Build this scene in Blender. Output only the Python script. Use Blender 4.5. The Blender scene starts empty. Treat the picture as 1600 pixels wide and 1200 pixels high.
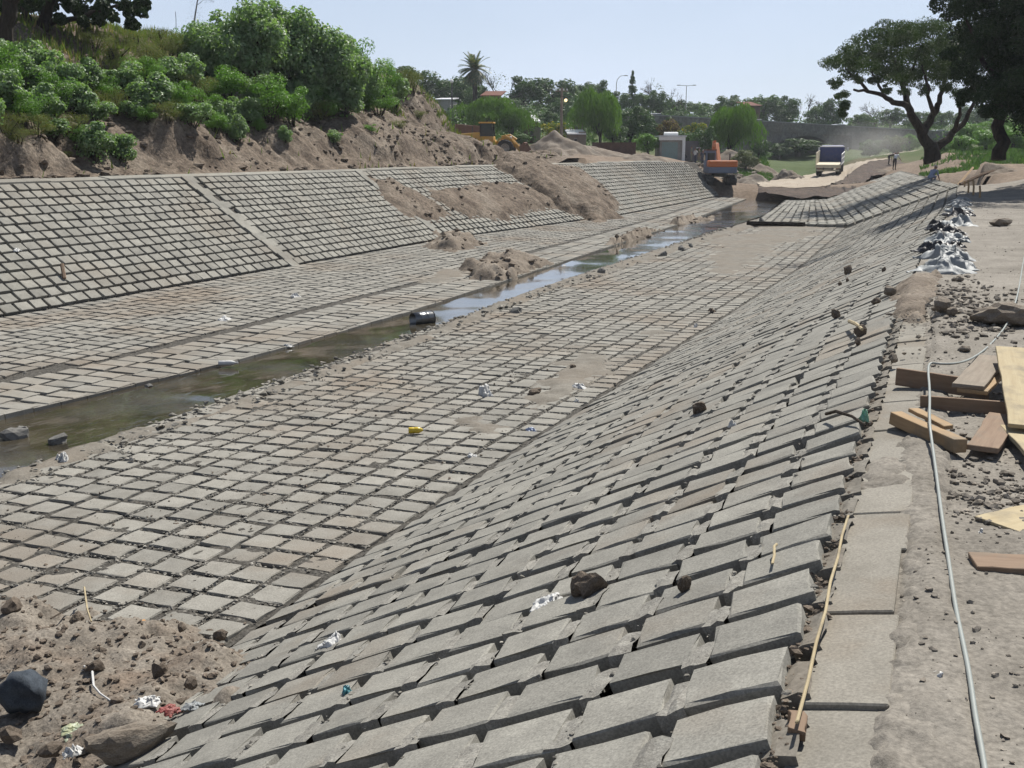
import bpy, bmesh, math, random
import numpy as np
from mathutils import Vector, Matrix, Euler
SC = bpy.context.scene
COL = SC.collection
R = math.radians
random.seed(4)
rng = np.random.default_rng(11)

# ------------------------------------------------------------------ camera, sky, sun, exposure
FPX, PITCH, YAW, CAMZ = 1700.0, math.atan(365/1700), R(21.4), 1.7
cam_d = bpy.data.cameras.new('camera'); cam = bpy.data.objects.new('camera', cam_d); COL.objects.link(cam)
cam_d.sensor_width = 36; cam_d.lens = 36*FPX/1600; cam_d.clip_start = 0.05; cam_d.clip_end = 6000
cam.location = (0, 0, CAMZ); cam.rotation_euler = (math.pi/2-PITCH, 0, YAW)
SC.camera = cam
SUN_AZ, SUN_EL = R(9), R(54)          # azimuth clockwise from +Y (the canal axis)
world = bpy.data.worlds.new('World'); SC.world = world; world.use_nodes = True
wn, wl = world.node_tree.nodes, world.node_tree.links
for n_ in list(wn): wn.remove(n_)
w_out = wn.new('ShaderNodeOutputWorld'); w_bg = wn.new('ShaderNodeBackground'); w_sky = wn.new('ShaderNodeTexSky')
w_sky.sky_type = 'NISHITA'; w_sky.sun_disc = False; w_sky.sun_elevation = SUN_EL; w_sky.sun_rotation = SUN_AZ
w_sky.altitude = 400; w_sky.air_density = 1.0; w_sky.dust_density = .6; w_sky.ozone_density = 1.6
w_bg.inputs['Strength'].default_value = 0.05
# thin high cloud veil mixed into the sky
w_tc = wn.new('ShaderNodeTexCoord'); w_map = wn.new('ShaderNodeMapping'); w_map.inputs['Scale'].default_value = (1.2, 1.2, 5)
w_no = wn.new('ShaderNodeTexNoise'); w_no.inputs['Scale'].default_value = 2.2; w_no.inputs['Detail'].default_value = 6
w_rp = wn.new('ShaderNodeMapRange'); w_rp.inputs['From Min'].default_value = .45; w_rp.inputs['From Max'].default_value = .8; w_rp.inputs['To Min'].default_value = .74; w_rp.inputs['To Max'].default_value = .97
w_mx = wn.new('ShaderNodeMixRGB'); w_mx.inputs['Color2'].default_value = (9.9, 11.3, 14.0, 1)
wl.new(w_tc.outputs['Generated'], w_map.inputs['Vector']); wl.new(w_map.outputs[0], w_no.inputs['Vector']); wl.new(w_no.outputs['Fac'], w_rp.inputs['Value'])
w_sep = wn.new('ShaderNodeSeparateXYZ'); w_el = wn.new('ShaderNodeMapRange'); w_el.inputs['From Min'].default_value = 0.; w_el.inputs['From Max'].default_value = .75; w_el.inputs['To Min'].default_value = 1.; w_el.inputs['To Max'].default_value = .12; w_mu = wn.new('ShaderNodeMath'); w_mu.operation = 'MULTIPLY'   # haze thins towards the zenith
wl.new(w_tc.outputs['Generated'], w_sep.inputs[0]); wl.new(w_sep.outputs['Z'], w_el.inputs['Value']); wl.new(w_el.outputs[0], w_mu.inputs[0]); wl.new(w_rp.outputs[0], w_mu.inputs[1])
wl.new(w_mu.outputs[0], w_mx.inputs['Fac']); wl.new(w_sky.outputs[0], w_mx.inputs['Color1']); wl.new(w_mx.outputs[0], w_bg.inputs['Color']); wl.new(w_bg.outputs[0], w_out.inputs['Surface'])
sun_d = bpy.data.lights.new('sun', 'SUN'); sun = bpy.data.objects.new('sun', sun_d); COL.objects.link(sun)
sun_d.energy = 5.0; sun_d.angle = R(.53); sun_d.color = (1, .96, .885)
SUNV = Vector((math.sin(SUN_AZ)*math.cos(SUN_EL), math.cos(SUN_AZ)*math.cos(SUN_EL), math.sin(SUN_EL)))
sun.rotation_euler = SUNV.to_track_quat('Z', 'Y').to_euler(); sun.location = (10, 10, 60)
SC.view_settings.view_transform = 'Standard'; SC.view_settings.look = 'None'; SC.view_settings.gamma = 1; SC.view_settings.exposure = 0.56
SC.view_settings.use_curve_mapping = False
SC.render.engine = 'CYCLES'; SC.cycles.max_bounces = 6; SC.cycles.transparent_max_bounces = 8; SC.cycles.volume_bounces = 0
try: SC.cycles.use_denoising = True
except Exception: pass

# ------------------------------------------------------------------ helpers
def ray(x, y):
    v = 600-y; h = FPX*math.cos(PITCH)+v*math.sin(PITCH); z = -FPX*math.sin(PITCH)+v*math.cos(PITCH)
    r, d = (x-800)/h, 1.0
    return (math.cos(YAW)*r-math.sin(YAW)*d, math.sin(YAW)*r+math.cos(YAW)*d, z/h)      # per metre of horizontal depth
def D(x, y, d):
    q = ray(x, y); return Vector((q[0]*d, q[1]*d, CAMZ+q[2]*d))
def P(x, y, z):
    q = ray(x, y); return D(x, y, (z-CAMZ)/q[2])
def depth(p): return -math.sin(YAW)*p[0]+math.cos(YAW)*p[1]
def hit(x, y, fn, d0=2.0, d1=320.0):
    """first point of the ray through a photo pixel on the surface z = fn(X, Y)"""
    q = ray(x, y); ds = np.geomspace(d0, d1, 700)
    below = CAMZ+q[2]*ds < fn(q[0]*ds, q[1]*ds)
    i = int(np.argmax(below)) if below.any() else 699
    a, b = ds[max(i-1, 0)], ds[i]
    for _ in range(25):
        m = (a+b)/2
        if CAMZ+q[2]*m < float(fn(np.array([q[0]*m]), np.array([q[1]*m]))[0]): b = m
        else: a = m
    return D(x, y, (a+b)/2)

def _h(ix, iy, iz, s):
    n = (ix.astype(np.int64)*374761393+iy.astype(np.int64)*668265263+iz.astype(np.int64)*2147483647+s*974634777) & 0xffffffff
    n = ((n ^ (n >> 13))*1274126177) & 0xffffffff
    return ((n ^ (n >> 16)) & 0xffff)/65535.0
def vnoise(x, y, s=0):
    x = np.asarray(x, float); y = np.asarray(y, float)
    ix, iy = np.floor(x), np.floor(y); fx, fy = x-ix, y-iy
    fx = fx*fx*(3-2*fx); fy = fy*fy*(3-2*fy); z = np.zeros_like(ix)
    a, b, c, d = _h(ix, iy, z, s), _h(ix+1, iy, z, s), _h(ix, iy+1, z, s), _h(ix+1, iy+1, z, s)
    return (a*(1-fx)+b*fx)*(1-fy)+(c*(1-fx)+d*fx)*fy
def fbm(x, y, o=4, s=0, g=.5):
    t = 0; a = 1; n = 0
    for k in range(o):
        t = t+a*(vnoise(np.asarray(x)*2**k+k*17.3, np.asarray(y)*2**k-k*9.1, s+k)-.5); n += a; a *= g
    return t/n*2
def sstep(a, b, x):
    t = np.clip((x-a)/(b-a), 0, 1); return t*t*(3-2*t)

def mesh_np(name, V, F, mats=None, smooth=False, midx=None, sharp=None):
    """F: list of int arrays (m,k)"""
    me = bpy.data.meshes.new(name); V = np.asarray(V, np.float32)
    F = [np.asarray(f, np.int32) for f in (F if isinstance(F, list) else [F]) if len(f)]
    me.vertices.add(len(V)); me.vertices.foreach_set('co', V.ravel())
    tot = np.concatenate([np.full(len(f), f.shape[1], np.int32) for f in F]); idx = np.concatenate([f.ravel() for f in F])
    me.loops.add(len(idx)); me.loops.foreach_set('vertex_index', idx)
    me.polygons.add(len(tot)); st = np.zeros(len(tot), np.int32); st[1:] = np.cumsum(tot)[:-1]
    me.polygons.foreach_set('loop_start', st)
    me.polygons.foreach_set('use_smooth', np.full(len(tot), bool(smooth)))
    for m in (mats if isinstance(mats, (list, tuple)) else [mats] if mats else []): me.materials.append(m)
    if midx is not None: me.polygons.foreach_set('material_index', np.asarray(midx, np.int32))
    me.update(calc_edges=True); me.validate()
    return me
def T(o, label=None, cat=None, group=None, kind=None):
    if label: o['label'] = label
    if cat: o['category'] = cat
    if group: o['group'] = group
    if kind: o['kind'] = kind
    return o
def ob(name, me, parent=None, **k):
    o = bpy.data.objects.new(name, me); COL.objects.link(o)
    if parent is not None: o.parent = parent
    return T(o, **k)
def empty(name, loc, rz=0, label=None, cat=None, group=None):
    o = bpy.data.objects.new(name, None); COL.objects.link(o); o.location = loc; o.rotation_euler = (0, 0, rz); o.empty_display_size = .2
    return T(o, label, cat, group)
def dup(root, loc, rz=0, sc=None, label=None, group=None):
    c = root.copy(); COL.objects.link(c); c.location = loc; c.rotation_euler = (0, 0, rz)
    if sc is not None: c.scale = sc if isinstance(sc, (tuple, list)) else (sc,)*3
    if label: c['label'] = label
    if group: c['group'] = group
    for ch in root.children:
        k = ch.copy(); COL.objects.link(k); k.parent = c
        for g in ch.children:
            q = g.copy(); COL.objects.link(q); q.parent = k
    return c

class MB:
    """collects simple solids, then links them as ONE mesh object"""
    def __init__(s): s.bm = bmesh.new()
    def add(s, verts, faces, M=None):
        vs = [s.bm.verts.new((M @ Vector(v)) if M is not None else v) for v in verts]
        for f in faces:
            try: s.bm.faces.new([vs[i] for i in f])
            except ValueError: pass
        return s
    def box(s, c, d, rot=(0, 0, 0), taper=1.0):
        x, y, z = d[0]/2, d[1]/2, d[2]/2; t = taper
        v = [(-x, -y, -z), (x, -y, -z), (x, y, -z), (-x, y, -z), (-x*t, -y*t, z), (x*t, -y*t, z), (x*t, y*t, z), (-x*t, y*t, z)]
        return s.add(v, [(3, 2, 1, 0), (4, 5, 6, 7), (0, 1, 5, 4), (1, 2, 6, 5), (2, 3, 7, 6), (3, 0, 4, 7)], Matrix.Translation(c) @ Euler(rot).to_matrix().to_4x4())
    def tube(s, pts, rad, n=8, cap=True):
        pts = [Vector(p) for p in pts]; rad = list(rad) if hasattr(rad, '__len__') else [rad]*len(pts)
        rings = []; up = Vector((0, 0, 1)); prev = None
        for i, p in enumerate(pts):
            t = (pts[min(i+1, len(pts)-1)]-pts[max(i-1, 0)])
            t = t.normalized() if t.length > 1e-9 else Vector((0, 0, 1))
            if prev is None:
                a = t.cross(up if abs(t.z) < .9 else Vector((1, 0, 0))).normalized()
            else:
                a = (prev-t*prev.dot(t)); a = a.normalized() if a.length > 1e-6 else t.orthogonal().normalized()
            prev = a; b = t.cross(a)
            rings.append([s.bm.verts.new(p+(a*math.cos(q)+b*math.sin(q))*rad[i]) for q in (2*math.pi*k/n for k in range(n))])
        for i in range(len(rings)-1):
            for k in range(n):
                s.bm.faces.new((rings[i][k], rings[i][(k+1) % n], rings[i+1][(k+1) % n], rings[i+1][k]))
        if cap:
            s.bm.faces.new(rings[0][::-1]); s.bm.faces.new(rings[-1])
        return s
    def cyl(s, a, b, r, r2=None, n=16): return s.tube([a, b], [r, r if r2 is None else r2], n)
    def lathe(s, prof, n=20, M=None):
        """closed profile of (radius, height) turned about local Z"""
        v, f = [], []; m = len(prof)
        for k in range(n):
            a = 2*math.pi*k/n
            v += [(r*math.cos(a), r*math.sin(a), z) for r, z in prof]
        for k in range(n):
            for i in range(m-1):
                a, b, c, d = k*m+i, ((k+1) % n)*m+i, ((k+1) % n)*m+i+1, k*m+i+1
                f.append((a, b, c, d))
        return s.add(v, f, M)
    def prism(s, poly, x0, x1, axis='x'):
        """polygon in the (y,z) plane pushed from x0 to x1 (or (x,z) along y)"""
        n = len(poly); w = (lambda p, t: (t, p[0], p[1])) if axis == 'x' else (lambda p, t: (p[0], t, p[1]))
        v = [w(p, x0) for p in poly]+[w(p, x1) for p in poly]
        return s.add(v, [tuple(range(n))[::-1], tuple(range(n, 2*n))]+[(i, (i+1) % n, n+(i+1) % n, n+i) for i in range(n)])
    def ball(s, c, r, sub=2, sc=(1, 1, 1)):
        bmesh.ops.create_icosphere(s.bm, subdivisions=sub, radius=r, matrix=Matrix.Translation(c) @ Matrix.Diagonal((*sc, 1))); return s
    def build(s, name, mat, parent=None, smooth=False, bevel=0, **k):
        bmesh.ops.remove_doubles(s.bm, verts=s.bm.verts, dist=1e-6)
        bmesh.ops.recalc_face_normals(s.bm, faces=s.bm.faces)
        if bevel: bmesh.ops.bevel(s.bm, geom=list(s.bm.edges), offset=bevel, segments=1, affect='EDGES', clamp_overlap=True)
        me = bpy.data.meshes.new(name); s.bm.to_mesh(me); s.bm.free()
        if smooth:
            me.polygons.foreach_set('use_smooth', np.ones(len(me.polygons), bool))
        for m in (mat if isinstance(mat, (list, tuple)) else [mat]): me.materials.append(m)
        return ob(name, me, parent, **k)

# ------------------------------------------------------------------ materials
KA = .68      # one albedo scale for all the mineral surfaces
def nt(name):
    m = bpy.data.materials.new(name); m.use_nodes = True; N, L = m.node_tree.nodes, m.node_tree.links
    b = N['Principled BSDF']; return m, N, L, b
def noise(N, L, src, scale, detail=5, rough=.6):
    n = N.new('ShaderNodeTexNoise'); n.inputs['Scale'].default_value = scale; n.inputs['Detail'].default_value = detail; n.inputs['Roughness'].default_value = rough
    if src is not None: L.new(src, n.inputs['Vector'])
    return n.outputs['Fac']
def rampv(N, L, src, a, b, lo=0., hi=1.):
    n = N.new('ShaderNodeMapRange'); n.inputs['From Min'].default_value = a; n.inputs['From Max'].default_value = b; n.inputs['To Min'].default_value = lo; n.inputs['To Max'].default_value = hi
    L.new(src, n.inputs['Value']); return n.outputs[0]
def mixc(N, L, fac, a, b, mode='MIX'):
    n = N.new('ShaderNodeMixRGB'); n.blend_type = mode
    for i, v in ((0, fac), (1, a), (2, b)):
        if hasattr(v, 'is_linked'): L.new(v, n.inputs[i])
        elif i == 0: n.inputs[0].default_value = v
        else: n.inputs[i].default_value = (*v, 1)
    return n.outputs[0]
def rnd(N, L):
    """a number per object or, inside a joined mesh, per piece"""
    a = N.new('ShaderNodeObjectInfo').outputs['Random']; b = N.new('ShaderNodeNewGeometry').outputs['Random Per Island']
    s = N.new('ShaderNodeMath'); s.operation = 'ADD'; L.new(a, s.inputs[0]); L.new(b, s.inputs[1])
    f = N.new('ShaderNodeMath'); f.operation = 'FRACT'; L.new(s.outputs[0], f.inputs[0]); return f.outputs[0]
def earth(name, c1, c2, scale=3., c3=None, s3=.7, t3=(.5, .7), fine=60., finedark=.55, rough=.92, bump=.5, bdist=.01, bscale=None, rand=0., spec=.15, objspace=False, stretch=None):
    """mottled mineral surface: two tones in patches, a third in stains, fine grain, relief, and a tone of its own per piece"""
    m, N, L, b = nt(name); c1, c2, c3 = [tuple(v*KA for v in c) if c is not None else None for c in (c1, c2, c3)]
    if objspace: src = N.new('ShaderNodeTexCoord').outputs['Object']
    else: src = N.new('ShaderNodeNewGeometry').outputs['Position']
    if stretch:
        mp = N.new('ShaderNodeMapping'); mp.inputs['Scale'].default_value = stretch; L.new(src, mp.inputs['Vector']); src = mp.outputs[0]
    c = mixc(N, L, rampv(N, L, noise(N, L, src, scale), .35, .65), c1, c2)
    if c3 is not None: c = mixc(N, L, rampv(N, L, noise(N, L, src, s3, 6), *t3), c, c3)
    g = noise(N, L, src, fine, 3, .7)
    c = mixc(N, L, 1.0, c, mixc(N, L, rampv(N, L, g, .3, .7), (finedark,)*3, (1.25,)*3), 'MULTIPLY')
    if rand:
        c = mixc(N, L, 1.0, c, mixc(N, L, rnd(N, L), (1-rand, 1-rand*.98, 1-rand*.96), (1+rand, 1+rand*.99, 1+rand*.95)), 'MULTIPLY')
    L.new(c, b.inputs['Base Color']); b.inputs['Roughness'].default_value = rough; b.inputs['Specular IOR Level'].default_value = spec
    if bump:
        h = mixc(N, L, .5, noise(N, L, src, bscale or fine*.6, 6, .7), noise(N, L, src, (bscale or fine*.6)*.2, 3))
        bn = N.new('ShaderNodeBump'); bn.inputs['Strength'].default_value = bump; bn.inputs['Distance'].default_value = bdist
        L.new(h, bn.inputs['Height']); L.new(bn.outputs[0], b.inputs['Normal'])
    return m
def paint(name, c, rough=.5, metal=0., dirt=.35, dc=(.2, .16, .12), scale=4., spec=.4):
    m, N, L, b = nt(name); src = N.new('ShaderNodeTexCoord').outputs['Object']
    f = rampv(N, L, noise(N, L, src, scale, 6, .7), .42, .75, 0, dirt)
    col = mixc(N, L, f, c, dc); col = mixc(N, L, 1.0, col, mixc(N, L, noise(N, L, src, 30), (.85,)*3, (1.1,)*3), 'MULTIPLY')
    L.new(col, b.inputs['Base Color']); b.inputs['Roughness'].default_value = rough; b.inputs['Metallic'].default_value = metal; b.inputs['Specular IOR Level'].default_value = spec
    return m
def leafm(name, c1, c2, rough=.5, trans=.3, spec=.5, c3=None, p3=.06):
    m, N, L, b = nt(name); r = rnd(N, L)
    c = mixc(N, L, r, c1, c2)
    src = N.new('ShaderNodeNewGeometry').outputs['Position']
    c = mixc(N, L, rampv(N, L, noise(N, L, src, .9, 2), .3, .7, 0, .55), c, tuple(a*.55 for a in c1))
    if c3 is not None:
        mm = N.new('ShaderNodeMath'); mm.operation = 'LESS_THAN'; mm.inputs[1].default_value = p3; L.new(r, mm.inputs[0])
        c = mixc(N, L, mm.outputs[0], c, c3)
    L.new(c, b.inputs['Base Color']); b.inputs['Roughness'].default_value = rough; b.inputs['Specular IOR Level'].default_value = spec
    tr = N.new('ShaderNodeBsdfTranslucent'); L.new(mixc(N, L, 1.0, c, (1.1, 1.35, .45), 'MULTIPLY'), tr.inputs['Color'])
    mx = N.new('ShaderNodeMixShader'); mx.inputs[0].default_value = trans
    L.new(b.outputs[0], mx.inputs[1]); L.new(tr.outputs[0], mx.inputs[2]); L.new(mx.outputs[0], N['Material Output'].inputs['Surface'])
    return m
def woodm(name, c1, c2, grain=14., rough=.8):
    m, N, L, b = nt(name); src = N.new('ShaderNodeTexCoord').outputs['Object']; c1, c2 = [tuple(v*.62+.012 for v in c) for c in (c1, c2)]
    mp = N.new('ShaderNodeMapping'); mp.inputs['Scale'].default_value = (1.2, grain, grain*1.3); L.new(src, mp.inputs['Vector'])
    g = noise(N, L, mp.outputs[0], 3., 6, .65); c = mixc(N, L, rampv(N, L, g, .3, .7), c1, c2)
    c = mixc(N, L, rampv(N, L, noise(N, L, src, 5., 5), .5, .72, 0, .7), c, (.155, .135, .105))
    L.new(c, b.inputs['Base Color']); b.inputs['Roughness'].default_value = rough; b.inputs['Specular IOR Level'].default_value = .2
    bn = N.new('ShaderNodeBump'); bn.inputs['Strength'].default_value = .4; bn.inputs['Distance'].default_value = .004; L.new(g, bn.inputs['Height']); L.new(bn.outputs[0], b.inputs['Normal'])
    return m

M_conc = earth('concrete_block', (.35, .338, .30), (.275, .265, .236), 5., (.29, .245, .195), .6, (.51, .74), 90., .66, .9, .6, .006, rand=.12)
M_concL = earth('concrete_block_left', (.35, .338, .298), (.27, .26, .23), 4., (.28, .245, .2), .35, (.5, .75), 60., .75, .9, .35, .004, rand=.14)
M_floorb = earth('concrete_paver', (.35, .335, .298), (.28, .266, .234), 4., (.28, .238, .192), .35, (.48, .68), 80., .7, .92, .4, .004, rand=.13)
M_cope = earth('concrete_coping', (.335, .312, .268), (.275, .255, .218), 3., (.26, .215, .165), .9, (.5, .72), 90., .75, .9, .3, .004, rand=.07)
M_mortar = earth('mortar', (.39, .375, .335), (.29, .275, .245), 18., None, fine=110., finedark=.6, bump=.9, bdist=.012, rand=.12)
M_bed = earth('joint_bed', (.12, .108, .095), (.07, .063, .056), 9., None, fine=70., finedark=.5, bump=.8, bdist=.02)
M_gfill = earth('joint_gravel', (.17, .158, .138), (.09, .083, .072), 22., None, fine=34., finedark=.22, bump=1., bdist=.03)
M_dirt = earth('grey_brown_dirt', (.325, .297, .256), (.235, .212, .18), 1.6, (.37, .34, .295), .5, (.5, .75), 40., .66, .95, .8, .02)
M_soil = earth('brown_soil', (.30, .25, .198), (.20, .162, .128), 2.2, (.36, .31, .255), .8, (.5, .7), 22., .6, .95, 1., .04)
M_hill = earth('embankment_soil', (.30, .24, .185), (.155, .118, .09), 1.3, (.35, .295, .235), .45, (.5, .7), 7., .42, .95, 1., .2)
M_silt = earth('silt', (.27, .25, .215), (.19, .172, .145), 2.8, (.235, .2, .16), .5, (.45, .7), 40., .75, .95, .5, .012)
M_peb = earth('pebble', (.36, .34, .30), (.2, .185, .16), 12., None, fine=60., finedark=.7, bump=.3, bdist=.005, rand=.35)
M_rock = earth('rock', (.33, .28, .225), (.21, .175, .14), 5., (.4, .36, .3), 2.5, (.5, .7), 40., .6, .9, .9, .02, objspace=True)
M_grock = earth('grey_rock', (.29, .28, .26), (.17, .165, .155), 5., None, fine=40., finedark=.6, bump=.8, bdist=.015, objspace=True)
M_clod = earth('soil_clod', (.28, .228, .18), (.17, .136, .106), 8., None, fine=45., finedark=.5, bump=1., bdist=.02, objspace=True)
M_bark = earth('bark', (.085, .066, .05), (.04, .032, .026), 3., None, fine=14., finedark=.5, bump=1., bdist=.05, stretch=(1, 1, .3))
M_wood = woodm('raw_timber', (.52, .36, .2), (.38, .25, .13)); M_wood2 = woodm('red_timber', (.34, .235, .155), (.24, .155, .10)); M_wood3 = woodm('pale_ply', (.6, .5, .31), (.48, .38, .22)); M_wood4 = woodm('grey_timber', (.36, .3, .23), (.25, .2, .15))
M_steel = paint('dark_steel', (.06, .06, .06), .55, .3); M_black = paint('black_rubber', (.025, .025, .025), .8, 0, .5, (.12, .1, .08)); M_white = paint('white_paint', (.75, .75, .73), .5, 0, .2)
M_glass = paint('dark_glass', (.02, .03, .035), .08, 0, .1, spec=.6)
# ------------------------------------------------------------------ the canal: break lines across X as functions of the distance Y along it
def cv(xs, ys): return lambda Y: np.interp(Y, xs, ys)
XLT = cv([0, 55, 62, 80, 90, 100], [-24, -24, -23.6, -22.4, -20.6, -19.4]); XLB = cv([0, 43, 62, 95], [-19.75, -19.75, -17.6, -17.3])
XSL = cv([0, 12, 17, 24, 36, 60, 94], [-13.4, -12.9, -12.25, -12.1, -12.5, -13.3, -15.3]); XSR = cv([0, 30, 70, 88, 100], [-10.42, -10.6, -10.4, -12.0, -13.0])
XRB = cv([0, 13, 36, 57], [-5.0, -4.82, -4.2, -4.4]); XRT = cv([0, 12, 20, 41, 57], [-.34, -.37, -.25, .4, .55])
ZLT, ZLB, ZSL, ZSR, ZRB, ZRT = .85, -2.0, -2.17, -2.2, -2.05, 0.0
WATER = -2.235
def Zc(X, Y):
    X = np.asarray(X, float); Y = np.asarray(Y, float)
    a, b, c, d, e, f = XLT(Y), XLB(Y), XSL(Y), XSR(Y), XRB(Y), XRT(Y)
    def seg(x0, z0, x1, z1): return z0+(z1-z0)*(X-x0)/(x1-x0)
    z = np.where(X < b, seg(a, ZLT, b, ZLB), np.where(X < c, seg(b, ZLB, c, ZSL), np.where(X < d, ZSL-.25, np.where(X < e, seg(d, ZSR, e, ZRB), seg(e, ZRB, f, ZRT)))))
    return np.minimum(z, np.where(X < -12, ZLT, ZRT+.02))
def Cp(X, Y, dz=0.): return Vector((X, Y, float(Zc(np.array([X]), np.array([Y]))[0])+dz))
def onC(x, y): return hit(x, y, Zc)

# ---- laid blocks: every block gets its own place and tilt; the 300 that show largest are parts, the rest one part
def block_variant(a, b, h, seed):
    g = np.random.default_rng(seed); ha, hb = a/2, b/2; q = .008
    def ring(ia, ib, z, j):
        p = []
        for sx, sy, ex in ((-1, -1, 0), (1, -1, 1), (1, 1, 0), (-1, 1, 1)):
            nx, ny = [(1, -1), (1, 1), (-1, 1), (-1, -1)][len(p)//2]
            p.append([sx*ia+g.normal(0, j), sy*ib+g.normal(0, j), z+g.normal(0, j*.5)])
            m = [(0, -1), (1, 0), (0, 1), (-1, 0)][len(p)//2]
            p.append([m[0]*ia+g.normal(0, j), m[1]*ib+g.normal(0, j), z+g.normal(0, j*.5)])
        return p
    V = ring(ha-q, hb-q, 0., .0045)+ring(ha, hb, -.009, .006)+ring(ha, hb, -h, .002)+[[0, 0, .003]]
    F3 = [(24, i, (i+1) % 8) for i in range(8)]; F4 = []
    for k in (0, 8):
        for i in range(8): F4.append((k+i, k+8+i, k+8+(i+1) % 8, k+(i+1) % 8))
    return np.array(V), np.array(F3), np.array(F4)
def in_frame(C):
    dx = C[:, 0]*math.cos(YAW)+C[:, 1]*math.sin(YAW); dd = -C[:, 0]*math.sin(YAW)+C[:, 1]*math.cos(YAW); dz = C[:, 2]-CAMZ
    f = dd*math.cos(PITCH)-dz*math.sin(PITCH); u = dd*math.sin(PITCH)+dz*math.cos(PITCH)
    f = np.maximum(f, 1e-3); return (np.abs(dx/f*FPX) < 815) & (np.abs(u/f*FPX) < 615) & (dd > .5), f
def lay(host, name, mat, C, U, N_, a, b, h, seed, rot=0., jit=1., shear=0., sa=None, sb=None, limit=300, rest_name=None):
    """C centres on the block-top plane, U up-slope unit vectors, N_ normals; sa, sb scale each block in plan"""
    n = len(C); g = np.random.default_rng(seed); vs = [block_variant(a, b, h, seed*10+k) for k in range(12)]
    V_ = np.cross(N_, U)
    ang = rot+g.normal(0, .016*jit, n); ca, sa_ = np.cos(ang)[:, None], np.sin(ang)[:, None]
    U, V_ = U*ca+V_*sa_, V_*ca-U*sa_
    N2 = N_+U*g.normal(0, .012*jit, n)[:, None]+V_*g.normal(0, .012*jit, n)[:, None]; N2 /= np.linalg.norm(N2, axis=1)[:, None]
    U = U-N2*(U*N2).sum(1)[:, None]; U /= np.linalg.norm(U, axis=1)[:, None]; V_ = np.cross(N2, U)
    U = U+V_*shear; shn = np.linalg.norm(U, axis=1)[:, None]
    C = C+N_*g.normal(0, .005*jit, n)[:, None]+U*g.normal(0, .006*jit, n)[:, None]+V_*g.normal(0, .008*jit, n)[:, None]
    sa = np.ones(n) if sa is None else sa; sb = np.ones(n) if sb is None else sb
    sa = sa*g.normal(1, .015, n); sb = sb*g.normal(1, .02, n)
    vis, f = in_frame(C); key = np.where(vis, f, 1e9+f); order = np.argsort(key); top = order[:limit]; top = top[vis[top]]
    istop = np.zeros(n, bool); istop[top] = True; var = g.integers(0, 12, n)
    mes = []
    for V, F3, F4 in vs:
        me = mesh_np(name, V, [F3, F4], mat); mes.append(me)
    for i in top:
        o = bpy.data.objects.new(name, mes[var[i]]); COL.objects.link(o); o.parent = host
        M = Matrix(((U[i, 0]*sa[i], V_[i, 0]*sb[i], N2[i, 0], C[i, 0]), (U[i, 1]*sa[i], V_[i, 1]*sb[i], N2[i, 1], C[i, 1]), (U[i, 2]*sa[i], V_[i, 2]*sb[i], N2[i, 2], C[i, 2]), (0, 0, 0, 1)))
        o.matrix_world = M
    VV, T3, T4, off = [], [], [], 0
    for i in np.where(~istop)[0]:
        V, F3, F4 = vs[var[i]]
        VV.append(C[i]+V[:, :1]*U[i]*sa[i]+V[:, 1:2]*V_[i]*sb[i]+V[:, 2:]*N2[i]); T3.append(F3+off); T4.append(F4+off); off += len(V)
    if VV: ob(rest_name or name+'_field', mesh_np(rest_name or name, np.concatenate(VV), [np.concatenate(T3), np.concatenate(T4)], mat), host, kind='stuff')
    return C, U, N2

def strip_mesh(name, X0, X1, y0, y1, nx, ny, zf, mat, host=None, **k):
    """sheet between two break lines, zf(X, Y) its height"""
    ys = np.geomspace(y0+2, y1+2, ny)-2; t = np.linspace(0, 1, nx)
    Xg = X0(ys)[:, None]*(1-t)+X1(ys)[:, None]*t; Yg = np.repeat(ys[:, None], nx, 1)
    V = np.stack([Xg, Yg, zf(Xg, Yg)], -1).reshape(-1, 3)
    i = (np.arange(ny-1)[:, None]*nx+np.arange(nx-1)).ravel()
    return ob(name, mesh_np(name, V, np.stack([i, i+1, i+nx+1, i+nx], 1), mat, True), host, **k)

# right bank: mortar bed, blocks, coping
rb_z = lambda X, Y: Zc(X, Y)-.10+fbm(X*9, Y*9, 3, 5)*.022
right_bank = strip_mesh('right_bank', lambda Y: XRB(Y)-.02, lambda Y: XRT(Y)+.32, .6, 57, 60, 700, rb_z, M_bed, kind='structure', label='sloping right bank of the canal paved with raised concrete blocks', cat='canal bank')
PITCHV = .40
def slope_rows(xa, xb, n, y0, y1, skip=None, pv=PITCHV, seed=1, wide=(), skew=0.):
    """centres of n rows between the toe xa(Y) and the top xb(Y)"""
    g = np.random.default_rng(seed); C, U, W = [], [], []
    for i in range(n):
        t = (i+.5)/n; off = skew*i; y = y0+off+g.uniform(-.02, .02); sh = 0
        while y < y1:
            x0, x1 = float(xa(y)), float(xb(y)); x = x0+(x1-x0)*t
            if skip is None or not skip(i, x, y):
                z = Zc(np.array([x0+1e-4, x1-1e-4, x]), np.array([y]*3)); u = np.array([x1-x0, 0, z[1]-z[0]])
                C.append([x, y, z[2]]); W.append(np.linalg.norm(u)/n); U.append(u/np.linalg.norm(u))
            sh = .10 if any(abs(y-off-w) < pv/2 for w in wide) else 0
            y += pv+sh+g.normal(0, .008)
    C, U = np.array(C), np.array(U); Vv = np.zeros_like(U); Vv[:, 1] = 1; N_ = np.cross(U, Vv); N_[N_[:, 2] < 0] *= -1
    return C, U, N_, np.array(W)
C, U, N_, W = slope_rows(XRB, XRT, 12, .5, 36.6, seed=3, wide=(6.55, 14.9, 23.2), pv=.385, skew=.028)
V_ = np.cross(N_, U)
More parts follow.
